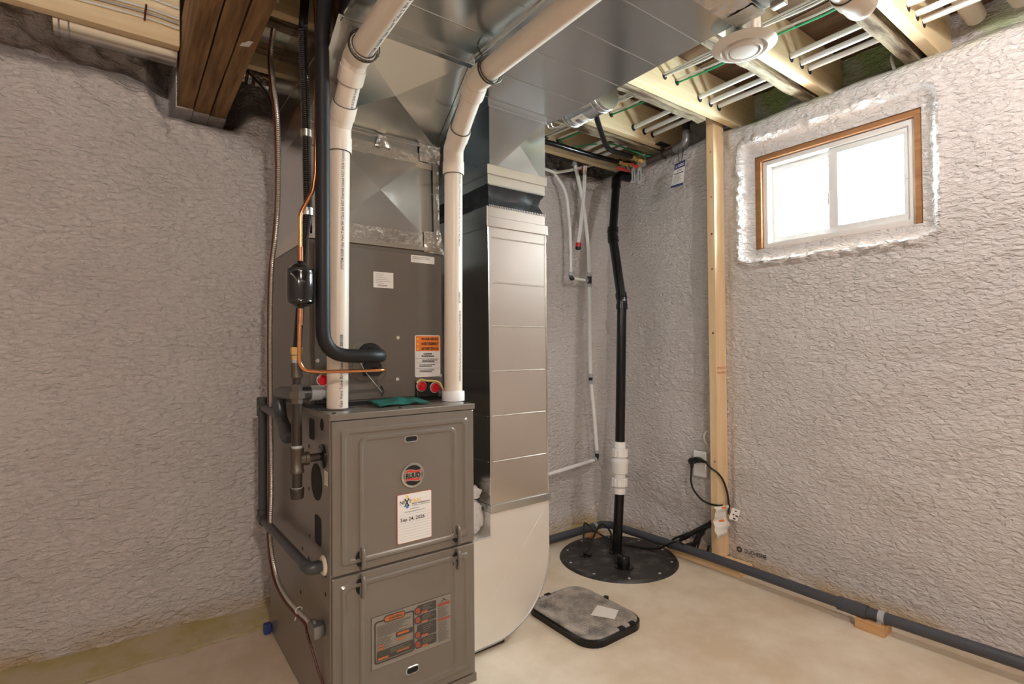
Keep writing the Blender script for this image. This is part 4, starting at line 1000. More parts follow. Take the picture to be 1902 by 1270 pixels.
B().cyl((0.376, 1.45, 1.166), (0.3745, 1.45, 1.118), .0072, 16).obj('lower_braze', MCOPPERD, cop)
B().tube([(0.3745, 1.45, 1.160), (0.372, 1.45, 1.02), (0.385, 1.45, .998), (0.43, 1.45, .993), (0.615, 1.452, .992), (0.640, 1.60, .992), (0.640, 1.615, .992)], .0052, 14, .035).obj('lower_copper', MCOPPER, cop)
gas = thing('gas_line', 'black flexible gas tube with iron fittings, tee and drip leg at the furnace side', 'gas line', (0.376, 1.49, 0.655))
cs = fillet([(0.62, 1.98, 2.16), (0.50, 1.72, 2.16), (0.424, 1.56, 2.15), (0.405, 1.53, 1.95), (0.413, 1.53, 1.70), (0.417, 1.53, 1.45), (0.405, 1.525, 1.36), (0.392, 1.51, 1.20), (0.378, 1.492, 1.062)], .07, 8)
cc = resample(cs, .003)
B().tube(cc, .0118, 14, rfun=lambda i: .0124 if i % 2 else .0112).obj('flexible_tube', MDRIER, gas)
for p, d in (((0.4135, 1.53, 1.672), (0.002, 0, -1)), ((0.4165, 1.53, 1.452), (0, 0, -1))): B().cyl(p, V(p) + V(d) * .020, .0155, 20).obj('clamp_band', MSTEEL, gas)
G = lambda z: (0.376, 1.49, z)
B().hexnut(G(1.060), G(1.040), .0165).hexnut(G(1.037), G(1.026), .0135).obj('brass_nut', MBRASS, gas)
B().cyl(G(1.026), G(1.016), .0115, 16).obj('thread_seal', MTHREAD, gas)
B().lathe(G(.975), (0, 0, 1), [(0, .013), (.004, .0158), (.012, .0152), (.030, .0152), (.036, .0162), (.042, .0150), (.043, .011)], 24).obj('coupling', MIRONL, gas)
B().cyl(G(.978), G(.958), .0105, 16).obj('nipple', MIRON, gas)
B().hexnut(G(.960), G(.943), .0150).hexnut(G(.943), G(.922), .0215).hexnut(G(.922), G(.908), .0155).obj('union', MIRONL, gas)
B().cyl(G(.910), G(.785), .0133, 18).obj('drop_pipe', MIRON, gas)
B().cyl(G(.795), G(.782), .0138, 18).obj('thread_seal', MTHREAD, gas)
tee = B().lathe(G(.722), (0, 0, 1), [(0, .0135), (0, .0185), (.008, .0185), (.010, .0170), (.056, .0170), (.058, .0185), (.066, .0185), (.066, .0135)], 24)
tee.lathe((0.376, 1.49, 0.757), (1, 0, 0), [(.008, .0165), (.020, .0165), (.022, .0182), (.030, .0182), (.030, .012)], 24); tee.obj('tee', MIRONL, gas)
B().cyl((0.400, 1.49, .757), (0.4445, 1.49, .757), .0112, 18).obj('branch_nipple', MIRON, gas)
B().lathe((0.4442, 1.49, .757), (-1, 0, 0), [(0, .034), (.004, .034), (.008, .028), (.010, .018), (.010, .012)], 28).obj('side_grommet', MDRIER, gas)
B().cyl(G(.725), G(.680), .0133, 18).obj('drip_leg', MIRON, gas)
B().cyl(G(.683), G(.676), .0142, 18).obj('thread_seal', MTHREAD, gas)
B().lathe(G(.653), (0, 0, 1), [(0, .016), (.003, .0172), (.020, .0180), (.026, .0190), (.028, .0180), (.028, .012)], 24).obj('drip_cap', MIRON, gas)

dr = thing('condensate_drain', 'dark grey plastic condensate drain looping along the furnace side', 'drain pipe', (0.40, 1.95, 0.42))
MG = MGREY
B().tube([(0.440, 1.475, .462), (0.402, 1.475, .462), (0.402, 2.02, .448), (0.402, 2.06, .448)], .0140, 18, .045).obj('lower_run', MG, dr)
B().lathe((0.4435, 1.475, .462), (-1, 0, 0), [(0, .027), (.004, .027), (.008, .022), (.008, .014)], 22).obj('sealant_ring', MSEAL, dr)
B().lathe((0.402, 2.058, .448), (0, 1, 0), [(-.028, .0145), (-.028, .0185), (.026, .0185), (.026, .0)], 22).lathe((0.402, 2.058, .448), (0, 0, 1), [(0, .0185), (.036, .0185), (.036, .0145)], 22).obj('lower_tee', MG, dr)
B().cyl((0.402, 2.058, .46), (0.402, 2.058, .868), .0150, 20).obj('standpipe', MG, dr)
B().lathe((0.402, 2.058, .818), (0, 0, 1), [(0, .0155), (0, .0195), (.066, .0195), (.066, .0155), (.04, .0150)], 22).lathe((0.402, 2.058, .850), (0, -1, 0), [(.010, .0185), (.030, .0185), (.030, .0140)], 22).obj('upper_tee', MG, dr)
B().tube([(0.402, 2.04, .850), (0.402, 1.79, .843)], .0140, 18).obj('upper_run', MG, dr)
B().tube([(0.462, 1.592, .926), (0.404, 1.600, .926), (0.398, 1.795, .918), (0.398, 1.775, .84), (0.398, 1.690, .800)], .0195, 22, .055).obj('trap_arch', MG, dr)
B().lathe((0.398, 1.700, .806), (0, -.80, -.42), [(-.010, .0200), (-.010, .0228), (.030, .0228), (.036, .0200), (.038, .010)], 24).obj('trap_cup', MG, dr)
B().lathe((0.462, 1.592, .926), (1, 0, 0), [(-.022, .0200), (-.022, .0225), (.010, .0225), (.010, .0175), (.03, .0175)], 22).obj('trap_socket', MGREYFIT, dr)
B().tube([(0.430, 1.475, .462), (0.404, 1.475, .462), (0.402, 1.505, .4615)], .0172, 20, .02).obj('lower_elbow', MG, dr)
# armoured cable down the furnace side to its connector
mcp = spline([(0.30, 1.20, 2.34), (0.36, 1.52, 2.24), (0.396, 1.80, 2.155), (0.402, 1.905, 2.07), (0.398, 1.86, 1.95), (0.399, 1.80, 1.78), (0.400, 1.80, 1.55), (0.400, 1.838, 1.424), (0.400, 1.893, 1.325), (0.402, 1.925, 1.145), (0.404, 1.935, .96), (0.404, 1.925, .60), (0.405, 1.945, .41), (0.408, 1.875, .310), (0.408, 1.75, .288), (0.412, 1.63, .290), (0.418, 1.56, .292), (0.424, 1.515, .285)], 10)
mm = resample(mcp, .0034)
mc = thing('armoured_cable', 'silver armoured cable running down the wall side of the furnace', 'cable', (0.404, 1.93, 0.29))
B().tube(mm, .0064, 10, rfun=lambda i: .0070 if i % 2 else .0056).obj('armour', MMC, mc)
B().box((0.414, 1.472, .266), (0.4445, 1.514, .302), .006).lathe((0.425, 1.52, .286), (0, 1, 0), [(-.01, .0125), (.012, .0125), (.016, .010)], 18).cyl((0.423, 1.495, .302), (0.423, 1.495, .312), .005, 8).obj('connector', MGREYM, mc)
B().ring((0.413, 1.62, .292), (0.1, -1, 0.03), .0092, .0014, 16, 6).tube([(0.409, 1.622, .282), (0.403, 1.626, .262)], .0013, 6).obj('cable_tie', MWHITE, mc)
redp = [p + V((-.006, .014, -.013)) for p in mcp[14:-6]] + [V((0.425, 1.58, .24)), V((0.438, 1.52, .16)), V((0.443, 1.49, .13))]
B().tube(redp, .0036, 8).obj('control_cable', MREDC, loc=(0.40, 1.93, 0.13), label='dark red control cable strapped under the armoured cable', cat='cable')
B().tube(spline([(0.345, 2.26, 2.20), (0.352, 2.20, 2.14), (0.370, 2.08, 2.05), (0.392, 1.95, 1.945), (0.398, 1.875, 1.86), (0.398, 1.825, 1.76), (0.397, 1.822, 1.55), (0.396, 1.862, 1.415), (0.396, 1.915, 1.32)]), .0038, 8).obj('black_cable', MBLACK, loc=(0.404, 2.0, 1.36), label='thin black cable drooping behind the beam down beside the plenum', cat='cable')
# rag on the furnace top
nx, ny = 26, 12; vs = []; fs = []
for i in range(nx + 1):
    for k in range(ny + 1):
        u, v_ = i / nx, k / ny
        x = 0.612 + .165 * u; y = 1.505 + .085 * v_ + .012 * math.sin(u * 7) * (v_ - .3)
        z = FZ + .003 + .014 * max(0, noise.noise((x * 24, y * 30, 3)) + .25) * math.sin(math.pi * min(1, u * 1.02)) ** .6 + .010 * v_
        vs.append((x, y - .02 * abs(u - .5), z))
for i in range(nx):
    for k in range(ny): fs.append((i * (ny + 1) + k, (i + 1) * (ny + 1) + k, (i + 1) * (ny + 1) + k + 1, i * (ny + 1) + k + 1))
rg = B().add(vs, fs, True).obj('cloth_rag', MRAG, loc=(0.69, 1.54, FZ), label='crumpled dark green cloth lying on top of the furnace', cat='cloth')
sm_ = rg.modifiers.new('thick', 'SOLIDIFY'); sm_.thickness = .004; sm_.offset = 1
# plastic bag on the boot
def crumple(c, s, seed, amp):
    bm = bmesh.new(); bmesh.ops.create_icosphere(bm, subdivisions=4, radius=1)
    for v in bm.verts:
        d = v.co.normalized()
        q = V([math.copysign(abs(t) ** .6, t) for t in d])
        k = 1 + amp * noise.noise(d * 2.6 + V((seed, 0, 0))) + amp * .5 * abs(noise.noise(d * 6 + V((0, seed, 0))))
        v.co = V((c[0] + q.x * s[0] * k, c[1] + q.y * s[1] * k, c[2] + q.z * s[2] * k))
    bm.verts.index_update(); b = B().add([v.co.copy() for v in bm.verts], [[v.index for v in f.verts] for f in bm.faces]); bm.free(); return b
bag = thing('plastic_bag', 'crumpled clear plastic bag of papers wedged between furnace and return drop', 'bag', (0.966, 1.62, 0.402))
crumple((0.967, 1.600, .462), (.054, .050, .060), 3, .22).obj('bag_body', MBAG, bag)
crumple((0.963, 1.600, .545), (.046, .040, .026), 9, .35).obj('bag_top', MBAG, bag)
B().add([(0.93, 1.60, .405), (1.010, 1.59, .405), (1.000, 1.58, .50), (0.925, 1.60, .52)], [(0, 1, 2, 3)]).obj('booklet', MPAPER, bag)
B().box((0.4185, 2.115, 0.003), (0.443, 2.141, 0.040), .004).obj('tape_wad', MBLUET, loc=(0.43, 2.13, 0.003), label='small blue tape wad at the rear foot of the furnace', cat='tape')

# ================================================================== CEILING SERVICES
for i, (x, lab) in enumerate(zip(JX, ('white plastic water pipe through the joists, farthest from the window wall', 'white plastic water pipe through the joists, middle of three', 'white plastic water pipe through the joists, nearest the window wall'))):
    pts = [(x - .012 - .002 * i, -1.0, ZP), (x - .006, .60, ZP), (x, 1.39, ZP + .002), (x + .01, 1.78, ZP), (x + .012, 2.19, ZP)]
    B().tube(spline(pts, 8), .0112, 14).obj('water_pipe', MPEX, loc=(x, 1.0, ZP), label=lab, cat='water pipe', group='three water pipes through the joists')
def cable(name, pts, r, m, label, cat='cable', group=None, seg=8, flat=1.0):
    return B().tube(spline(pts, 8), r, seg).obj(name, m, label=label, cat=cat, group=group)
def bay_cable(x, z, sag, m, label, group, r=.0042, dx=0.0):
    pts = [(x + dx, -.9, z)]
    for a_, c_ in ((-.18, .215), (.215, .605), (.605, .985), (.985, 1.39), (1.39, 1.773), (1.773, 2.165)):
        pts += [(x, a_ + .02, z), (x + dx, (a_ + c_) / 2, z - sag)]
    pts += [(x, 2.19, z)]
    return cable('house_cable', pts, r, m, label, 'cable', group)
gcb = 'house cables threaded through the joists'
for k, (x, z, sg, m, lb) in enumerate(((1.832, 2.206, .006, MNM, 'white house cable through the joists, leftmost of the left pair'), (1.842, 2.200, .012, MNM, 'white house cable through the joists, slack one of the left pair'),
      (1.848, 2.209, .002, MNMG, 'grey house cable through the joists beside the left white pair'), (1.920, 2.206, .004, MNM, 'white house cable paired with the green wire through the joists'))):
    bay_cable(x, z, sg, m, lb, gcb, .0043, .004 * k)
bay_cable(1.929, 2.198, .008, MGREEN, 'green bonding wire threaded through the joists', gcb, .0040, .006)
cable('bonding_wire', [(1.938, 2.160, 2.195), (1.955, 2.15, 2.176), (2.00, 2.12, 2.165), (2.07, 2.06, 2.175), (2.15, 1.97, 2.165), (2.22, 1.90, 2.125), (2.30, 1.86, 2.10), (2.36, 1.80, 2.09)], .0038, MGREEN, 'green bonding wire swooping down to the dark pipe clamp', 'wire')
# cables stapled on the left joist
for k, (z, lb) in enumerate(((2.190, 'lowest white cable stapled along the left joist'), (2.208, 'second white cable stapled along the left joist'), (2.224, 'third white cable stapled along the left joist'), (2.262, 'topmost white cable on the left joist'))):
    zo = z
    c_ = cable('joist_cable', [(-.9, 2.174, zo - .012), (-.3, 2.175, zo - .008), (-.05, 2.174, zo), (0.07, 2.175, zo + .004), (0.155, 2.172, zo - .002)], .0043, MNM if k != 1 else MNMG, lb, 'cable', 'cables stapled along the left joist')
B().tube([(0.055, 2.168, 2.180), (0.060, 2.168, 2.236)], .0035, 6).obj('cable_staple', MREDC, loc=(0.058, 2.168, 2.18), label='dark staple holding the cables on the left joist', cat='staple')
for k, z in enumerate((2.178, 2.20, 2.222, 2.248)):
    cable('joist_cable', [(0.345, 2.158, z), (0.55, 2.156, z - .004), (0.9, 2.158, z)], .0043, MNMG, ('lowest', 'second', 'third', 'top')[k] + ' grey cable on the joist in the gap right of the beam', 'cable', 'cables on the joist right of the beam')
# round duct at the left and foil flex right of the beam
rd = thing('round_duct', 'round galvanized pipe tucked under the left joist against the foam', 'duct', (-.02, 2.315, 2.11))
B().cyl((-.19, 2.315, 2.172), (0.157, 2.315, 2.172), .052, 32).obj('pipe_shell', MGALVR, rd)
for x in (-.175, -.15): B().ring((x, 2.315, 2.172), (1, 0, 0), .053, .003, 32, 6).obj('crimp_bead', MGALV, rd)
fx = thing('foil_flex_duct', 'crinkled foil flex duct stub in the gap behind the beam', 'duct', (0.42, 2.25, 2.09))
fpts = [V((0.336 + .012 * k, 2.27 - .002 * k, 2.142 - .0022 * k)) for k in range(12)]
B().tube(fpts, .036, 20, rfun=lambda i: .036 if i % 2 else .031).obj('foil_sleeve', MFOIL, fx)
B().cyl(fpts[-1], (0.60, 2.235, 2.135), .036, 24).obj('collar', MGALVR, fx)
# galvanized short takeoff beside the return trunk
to = thing('takeoff_pipe', 'short round galvanized takeoff with a barcode label on the return duct edge', 'duct', (1.41, 1.45, 1.955))
B().cyl((1.424, 1.525, 1.990), (1.424, 1.33, 1.990), .062, 32).obj('pipe_shell', MGALV, to)
for y in (1.518, 1.500, 1.365, 1.345): B().ring((1.424, y, 1.990), (0, 1, 0), .0625, .004, 32, 8).obj('crimp_bead', MGALV, to)
vs = []; fs = []
def tcyl(ang, y, r=.0615): return (1.424 + (r + .0015) * math.sin(ang), y, 1.990 - (r + .0015) * math.cos(ang))
for i in range(9):
    a_ = R_(-34 + 66 * i / 8); vs += [tcyl(a_, 1.425, .0625), tcyl(a_, 1.490, .0625)]
fs = [(2 * i, 2 * i + 1, 2 * i + 3, 2 * i + 2) for i in range(8)]
lb_ = B().add(vs, fs).obj('barcode_label', MPAPER, to)
b = B()
for k in range(9):
    a0, a1 = R_(-24 + 3.4 * k), R_(-24 + 3.4 * k + (1.2, 2.2, 1.6)[k % 3]); b.quad(tcyl(a0, 1.455, .0632), tcyl(a1, 1.455, .0632), tcyl(a1, 1.476, .0632), tcyl(a0, 1.476, .0632))
b.quad(tcyl(R_(-24), 1.435, .0632), tcyl(R_(14), 1.435, .0632), tcyl(R_(14), 1.443, .0632), tcyl(R_(-24), 1.443, .0632)); b.obj('barcode_print', MINK, to)
# round ceiling diffuser
df = thing('ceiling_diffuser', 'round white ceiling diffuser hanging at the right edge of the return duct', 'diffuser', (1.392, 0.783, 1.875))
D = (1.390, 0.783, 1.878)
B().lathe(D, (0, 0, 1), [(.024, .058), (.003, .0590), (-.001, .0608), (.0, .064), (.006, .078), (.012, .0845), (.014, .083), (.013, .070), (.016, .050)], 56).obj('outer_ring', MDIFF, df)
B().lathe(D, (0, 0, 1), [(.020, .0585), (.018, .036)], 40).obj('throat', MHOLE, df)
B().lathe(D, (0, 0, 1), [(.012, .0480), (-.001, .0485), (-.005, .0470), (-.006, .0430), (-.001, .0410), (.008, .0400)], 48).obj('inner_ring', MDIFF, df)
B().lathe(D, (0, 0, 1), [(.010, .0370), (-.003, .0368), (-.0065, .0350), (-.0075, .026), (-.008, .0)], 48).obj('center_disc', MDIFF, df)
B().cyl((D[0], D[1], 1.889), (D[0], D[1], 2.12), .0465, 32).obj('collar', MGALV, df)
B().cyl((D[0] + .030, D[1] - .0335, 1.925), (D[0] + .032, D[1] - .0375, 1.925), .004, 8).obj('screw', MSTEEL, df)
cable('white_cable_tail', [(2.455, .765, 2.21), (2.43, .760, 2.185), (2.415, .752, 2.15), (2.42, .745, 2.115), (2.44, .742, 2.09)], .0065, MNM, 'short white cable tail curling down from the rim over the window', 'cable')

# ================================================================== GAS HOSES AND VALVES AT THE BACK CORNER
def hose(pts, r=.0135, seg=14): return B().tube(spline(pts, 10), r, seg)
h1 = thing('supply_hose', 'long black hose along the back joist ending in a brass valve', 'hose', (2.0, 2.01, 2.06))
hose([(1.05, 2.10, 2.10), (1.45, 2.055, 2.095), (1.72, 2.000, 2.085), (1.95, 1.985, 2.078), (2.20, 1.975, 2.080)]).obj('hose', MABS, h1)
B().hexnut((2.19, 1.975, 2.08), (2.215, 1.975, 2.08), .019).cyl((2.215, 1.975, 2.08), (2.245, 1.972, 2.08), .014, 16).hexnut((2.245, 1.972, 2.08), (2.285, 1.97, 2.08), .018).obj('brass_valve', MBRASS, h1)
B().cyl((2.262, 1.965, 2.08), (2.262, 1.955, 2.045), .007, 12).obj('valve_stem', MSTEEL, h1)
B().box((2.165, 1.940, 2.028), (2.262, 1.958, 2.037), .003).obj('red_lever', MREDH, h1)
B().cyl((2.285, 1.97, 2.08), (2.325, 1.965, 2.08), .012, 12).obj('nipple', MSTEEL, h1)
h2 = thing('branch_hose', 'short black hose dropping from the round takeoff to a brass valve', 'hose', (2.0, 1.8, 2.05))
hose([(1.62, 1.59, 2.27), (1.635, 1.61, 2.19), (1.72, 1.68, 2.125), (1.86, 1.772, 2.082), (1.955, 1.83, 2.064), (2.03, 1.862, 2.070), (2.12, 1.875, 2.078), (2.20, 1.882, 2.082)], .0125).obj('hose', MABS, h2)
B().hexnut((2.195, 1.882, 2.082), (2.22, 1.886, 2.082), .017).cyl((2.22, 1.886, 2.082), (2.25, 1.89, 2.082), .013, 16).hexnut((2.25, 1.89, 2.082), (2.285, 1.895, 2.082), .0165).obj('brass_valve', MBRASS, h2)
B().cyl((2.262, 1.89, 2.075), (2.262, 1.888, 2.045), .007, 12).obj('valve_stem', MSTEEL, h2)
B().tube([(2.262, 1.888, 2.046), (2.235, 1.875, 2.028), (2.175, 1.86, 2.030)], .006, 8, .01).obj('red_lever', MREDH, h2)
B().box((2.285, 1.86, 2.045), (2.297, 1.925, 2.115), .003).cyl((2.287, 1.87, 2.106), (2.279, 1.87, 2.106), .006, 8).cyl((2.287, 1.915, 2.055), (2.279, 1.915, 2.055), .006, 8).cyl((2.297, 1.893, 2.08), (2.33, 1.893, 2.08), .013, 14).obj('clamp_bracket', MSTEEL, h2)
def strip_tag(name, label, p, h_, ydir):
    t_ = thing(name, label, 'tag', (p[0], p[1], p[2] - h_))
    B().box((p[0] - .0005, p[1] - .013, p[2] - h_), (p[0] + .0005, p[1] + .013, p[2])).obj('strip', mat('clear_tag', (0.72, 0.76, 0.76), 0.25, alpha=0.8), t_)
    b_ = B()
    for k in range(7): b_.quad((p[0] - .0012, p[1] + .004, p[2] - h_ * .25 - .008 * k), (p[0] - .0012, p[1] - .006, p[2] - h_ * .25 - .008 * k), (p[0] - .0012, p[1] - .006, p[2] - h_ * .25 - .008 * k - .005), (p[0] - .0012, p[1] + .004, p[2] - h_ * .25 - .008 * k - .005))
    b_.obj('tag_print', MNAVY, t_)
strip_tag('plastic_tag', 'clear plastic strip tag hanging from the right hand valve bracket', (2.292, 1.905, 2.052), .095, 0)
strip_tag('plastic_tag', 'clear plastic strip tag hanging beside the black discharge pipe top', (2.300, 1.955, 2.062), .085, 0)
ip = thing('gas_main', 'dark grey iron pipe with an elbow turning up behind the stud', 'gas pipe', (2.31, 1.75, 2.04))
B().tube([(2.315, 1.90, 2.072), (2.315, 1.66, 2.090)], .0185, 18).obj('run', MIRONL, ip)
B().tube([(2.315, 1.69, 2.088), (2.315, 1.625, 2.092), (2.318, 1.622, 2.155)], .0225, 20, .035).obj('elbow', MGREYM, ip)
B().cyl((2.318, 1.622, 2.15), (2.318, 1.622, 2.315), .0185, 18).obj('riser', MBLACK, ip)
B().cyl((2.318, 1.622, 2.145), (2.318, 1.622, 2.158), .0245, 20).obj('elbow_bead', MGREYM, ip)
B().ring((2.315, 1.76, 2.082), (0, 1, -.07), .021, .005, 20, 8).box((2.298, 1.753, 2.10), (2.315, 1.768, 2.13)).box((2.26, 1.735, 2.124), (2.34, 1.772, 2.131)).obj('pipe_hanger', MBLACK, ip)
ht = thing('hang_tag', 'white and navy printed hang tag on a black loop below the iron elbow', 'tag', (2.283, 1.655, 1.875))
tg = [(2.283, 1.665, 1.995), (2.283, 1.602, 2.002), (2.283, 1.620, 1.877), (2.283, 1.695, 1.877)]
def tq(u, v_, dx=0.0):
    a_, c_, d_, e_ = map(V, tg); p_ = (a_ * (1 - u) + c_ * u) * (1 - v_) + (e_ * (1 - u) + d_ * u) * v_; return (p_.x - dx, p_.y, p_.z)
B().add([tq(0, 0), tq(1, 0), tq(1, 1), tq(0, 1), tq(0, 0, -.001), tq(1, 0, -.001), tq(1, 1, -.001), tq(0, 1, -.001)], [(0, 1, 2, 3), (4, 5, 6, 7), (0, 1, 5, 4), (1, 2, 6, 5), (2, 3, 7, 6), (3, 0, 4, 7)]).obj('card', MWHITE, ht)
B().quad(tq(0, 0, .0006), tq(1, 0, .0006), tq(1, .26, .0006), tq(0, .26, .0006)).obj('navy_header', MNAVY, ht)
B().quad(tq(0, .90, .0006), tq(1, .90, .0006), tq(1, 1, .0006), tq(0, 1, .0006)).obj('navy_footer', MNAVY, ht)
B().quad(tq(.1, .43, .0006), tq(.9, .43, .0006), tq(.9, .47, .0006), tq(.1, .47, .0006)).obj('navy_bar', MNAVY, ht)
b = B()
for k in range(11): b.quad(tq(.1, .51 + .034 * k, .0006), tq(.55 + .35 * random.random(), .51 + .034 * k, .0006), tq(.55 + .35 * random.random(), .523 + .034 * k, .0006), tq(.1, .523 + .034 * k, .0006))
b.quad(tq(.3, .31, .0006), tq(.75, .31, .0006), tq(.75, .37, .0006), tq(.3, .37, .0006)); b.obj('small_print', MGREYP, ht)
b = B(); b.add([tq(.12, .20, .001), tq(.24, .20, .001), tq(.18, .08, .001)], [(0, 1, 2)])
for k in range(2): b.quad(tq(.32, .10 + .06 * k, .001), tq(.88, .10 + .06 * k, .001), tq(.88, .13 + .06 * k, .001), tq(.32, .13 + .06 * k, .001))
b.obj('white_print', MWHITE, ht)
B().tube(spline([(2.283, 1.640, 1.995), (2.292, 1.652, 2.03), (2.296, 1.655, 2.062), (2.315, 1.65, 2.108), (2.30, 1.63, 2.062), (2.287, 1.622, 2.03), (2.283, 1.630, 1.997)]), .002, 6).obj('tie_loop', MBLACK, ht)

# ================================================================== PEX ON THE BACK WALL
YW = 2.225
px = thing('drain_tubing', 'white plastic tubing with grey push fittings on the back wall', 'tubing', (2.2, 2.24, 0.35))
B().tube(spline([(1.985, YW + .04, 2.055), (2.030, YW, 1.945), (2.060, YW, 1.77), (2.068, YW, 1.62), (2.067, YW, 1.49)]), .0088, 12).obj('left_tube', MPEX, px)
B().tube(spline([(2.115, YW + .01, 2.13), (2.150, YW, 1.98), (2.180, YW, 1.84), (2.208, YW, 1.66), (2.216, YW, 1.50)]), .0112, 14).obj('right_tube', MPEX, px)
B().tube(spline([(2.216, YW, 1.47), (2.215, YW, 1.23), (2.217, YW, .90), (2.240, YW, .69), (2.265, YW, .43)]), .0105, 14).obj('lower_tube', MPEX, px)
B().tube([(2.257, YW, .392), (1.60, YW - .005, .335)], .0105, 14).obj('floor_branch', MPEX, px)
B().tube([(2.075, YW, 1.455), (2.205, YW, 1.452)], .0088, 12).obj('link_tube', MPEX, px)
B().tube([(1.86, YW + .03, 2.065), (1.98, YW + .03, 2.055), (2.12, YW + .03, 2.10), (2.30, YW + .04, 2.17)], .0088, 12, .02).obj('top_branch', MPEX, px)
def coll(b_, p, d, r=.0145, L=.018): return b_.lathe(p, d, [(0, r * .8), (.001, r), (L * .55, r), (L * .6, r * .86), (L, r * .86), (L, r * .6)], 18)
b = B(); coll(b, (2.067, YW, 1.468), (0, 0, 1)); coll(b, (2.216, YW, 1.475), (0, 0, 1), .0165); coll(b, (2.216, YW, 1.432), (0, 0, -1), .0165); coll(b, (2.196, YW, 1.452), (-1, 0, 0), .0145)
coll(b, (2.217, YW, .880), (0, 0, 1), .0165, .022); coll(b, (2.217, YW, .862), (0, 0, -1), .0165, .022); coll(b, (2.264, YW, .428), (0, 0, 1), .0165, .018); coll(b, (2.252, YW, .392), (-1, 0, -.09), .0160, .018)
coll(b, (2.112, YW + .01, 2.115), (0.1, 0, 1), .017, .022); coll(b, (1.985, YW + .035, 2.062), (-1, 0, .1), .015, .022); b.obj('grey_collet', MGREYFIT, px)
b = B().tube([(2.067, YW, 1.470), (2.068, YW, 1.450), (2.085, YW, 1.454)], .0105, 12, .01).tube([(2.216, YW, 1.476), (2.216, YW, 1.430)], .0130, 14).tube([(2.216, YW, 1.452), (2.196, YW, 1.452)], .0110, 12).tube([(2.264, YW, .430), (2.262, YW, .395), (2.250, YW, .392)], .0118, 12, .012).tube([(2.217, YW, .884), (2.217, YW, .858)], .012, 12)
b.obj('black_fitting', MBLACK, px)
cp = thing('capped_tube', 'pair of thin white tubes hanging to a red cap on the back wall', 'tubing', (2.11, 2.22, 1.63))
B().tube(spline([(2.172, YW - .01, 2.12), (2.160, YW - .01, 1.95), (2.135, YW - .01, 1.78), (2.112, YW - .01, 1.655)]), .0062, 10).tube(spline([(2.186, YW - .01, 2.12), (2.172, YW - .01, 1.95), (2.148, YW - .01, 1.78), (2.124, YW - .01, 1.655)]), .0062, 10).obj('tube_pair', MPEX, cp)
B().lathe((2.116, YW - .01, 1.623), (.09, 0, 1), [(0, .012), (.003, .0165), (.016, .0165)], 20).obj('cap_skirt', MBLACK, cp)
B().lathe((2.1175, YW - .01, 1.638), (.09, 0, 1), [(0, .0168), (.022, .0168), (.024, .015), (.024, .006)], 20).obj('red_cap', MRED, cp)
B().lathe((2.180, YW, 2.085), (0, 0, 1), [(0, .013), (.03, .013)], 16).obj('red_sleeve', MRED, cp)

# ================================================================== SUMP
SC = (1.995, 1.822)
sp_ = thing('sump_lid', 'round black sump pit lid set in the concrete floor', 'sump lid', (SC[0], SC[1], 0))
B().lathe((SC[0], SC[1], 0), (0, 0, 1), [(0, .292), (.004, .290), (.009, .284), (.013, .280), (.0105, .272), (.010, .0)], 72).obj('lid_plate', MLID, sp_)
for k in range(10):
    a_ = 2 * math.pi * k / 10 + .3; B().lathe((SC[0] + .258 * math.cos(a_), SC[1] + .258 * math.sin(a_), .0095), (0, 0, 1), [(0, .007), (.003, .006), (.004, .0)], 10).obj('lid_bolt', MBOLT, sp_)
B().lathe((1.918, 1.718, .009), (0, 0, 1), [(0, .048), (.005, .047), (.006, .034), (.007, .0305), (.046, .0300), (.054, .026), (.058, .015), (.059, 0)], 28).obj('capped_stub', MABS, sp_)
B().lathe((1.872, 1.925, .009), (0, 0, 1), [(0, .030), (.005, .029), (.006, .012)], 22).obj('cord_grommet', MABS, sp_)
B().lathe((2.026, 1.858, .009), (0, 0, 1), [(0, .040), (.006, .039), (.008, .024)], 26).obj('pipe_grommet', MABS, sp_)
dp = thing('discharge_pipe', 'tall black sump discharge pipe with a white check valve in the corner', 'discharge pipe', (2.026, 1.858, 0.01))
q = [(2.026, 1.858, .012), (2.050, 1.858, .305), (2.058, 1.858, .57), (2.084, 1.858, 1.295), (2.143, 1.972, 1.668), (2.262, 2.046, 2.020)]
r_ = .0245
B().cyl(q[0], V(q[0]) + (V(q[1]) - V(q[0])) * .999, r_, 26).obj('lower_pipe', MABS, dp)
B().cyl(q[2], q[3], r_, 26).obj('middle_pipe', MABS, dp)
B().cyl(q[3], q[4], r_, 26).obj('offset_pipe', MABS, dp)
B().cyl(q[4], q[5], r_ * .95, 26).obj('upper_pipe', MABS, dp)
B().tube([V(q[5]) - V((.02, .012, .06)), q[5], (2.30, 2.055, 2.045), (2.46, 2.05, 2.05)], .027, 22, .03).obj('outlet_elbow', MABS, dp)
for p_, a_, c_ in ((q[3], q[2], q[4]), (q[4], q[3], q[5])):
    d0 = (V(a_) - V(p_)).normalized(); d1_ = (V(c_) - V(p_)).normalized()
    b = B().tube([V(p_) + d0 * .03, p_, V(p_) + d1_ * .03], r_ + .003, 26, .05, False)
    for d in (d0, d1_): b.lathe(V(p_) + d * .016, d, [(0, r_), (0, r_ + .0052), (.026, r_ + .0052), (.028, r_)], 26)
    b.obj('elbow', MABS, dp)
ax = (V(q[2]) - V(q[1])).normalized(); L_ = (V(q[2]) - V(q[1])).length
cvv = B().lathe(q[1], ax, [(0, r_ - .002), (0, .030), (.030, .0305), (.030, .027), (.034, .027), (.100, .031), (.104, .040), (.108, .0420), (.155, .0425), (.158, .0440), (.172, .0440), (.176, .034), (.182, .030), (.230, .030), (.236, .0290), (L_, .0290), (L_, r_)], 32).obj('check_valve', MPVCW, dp)
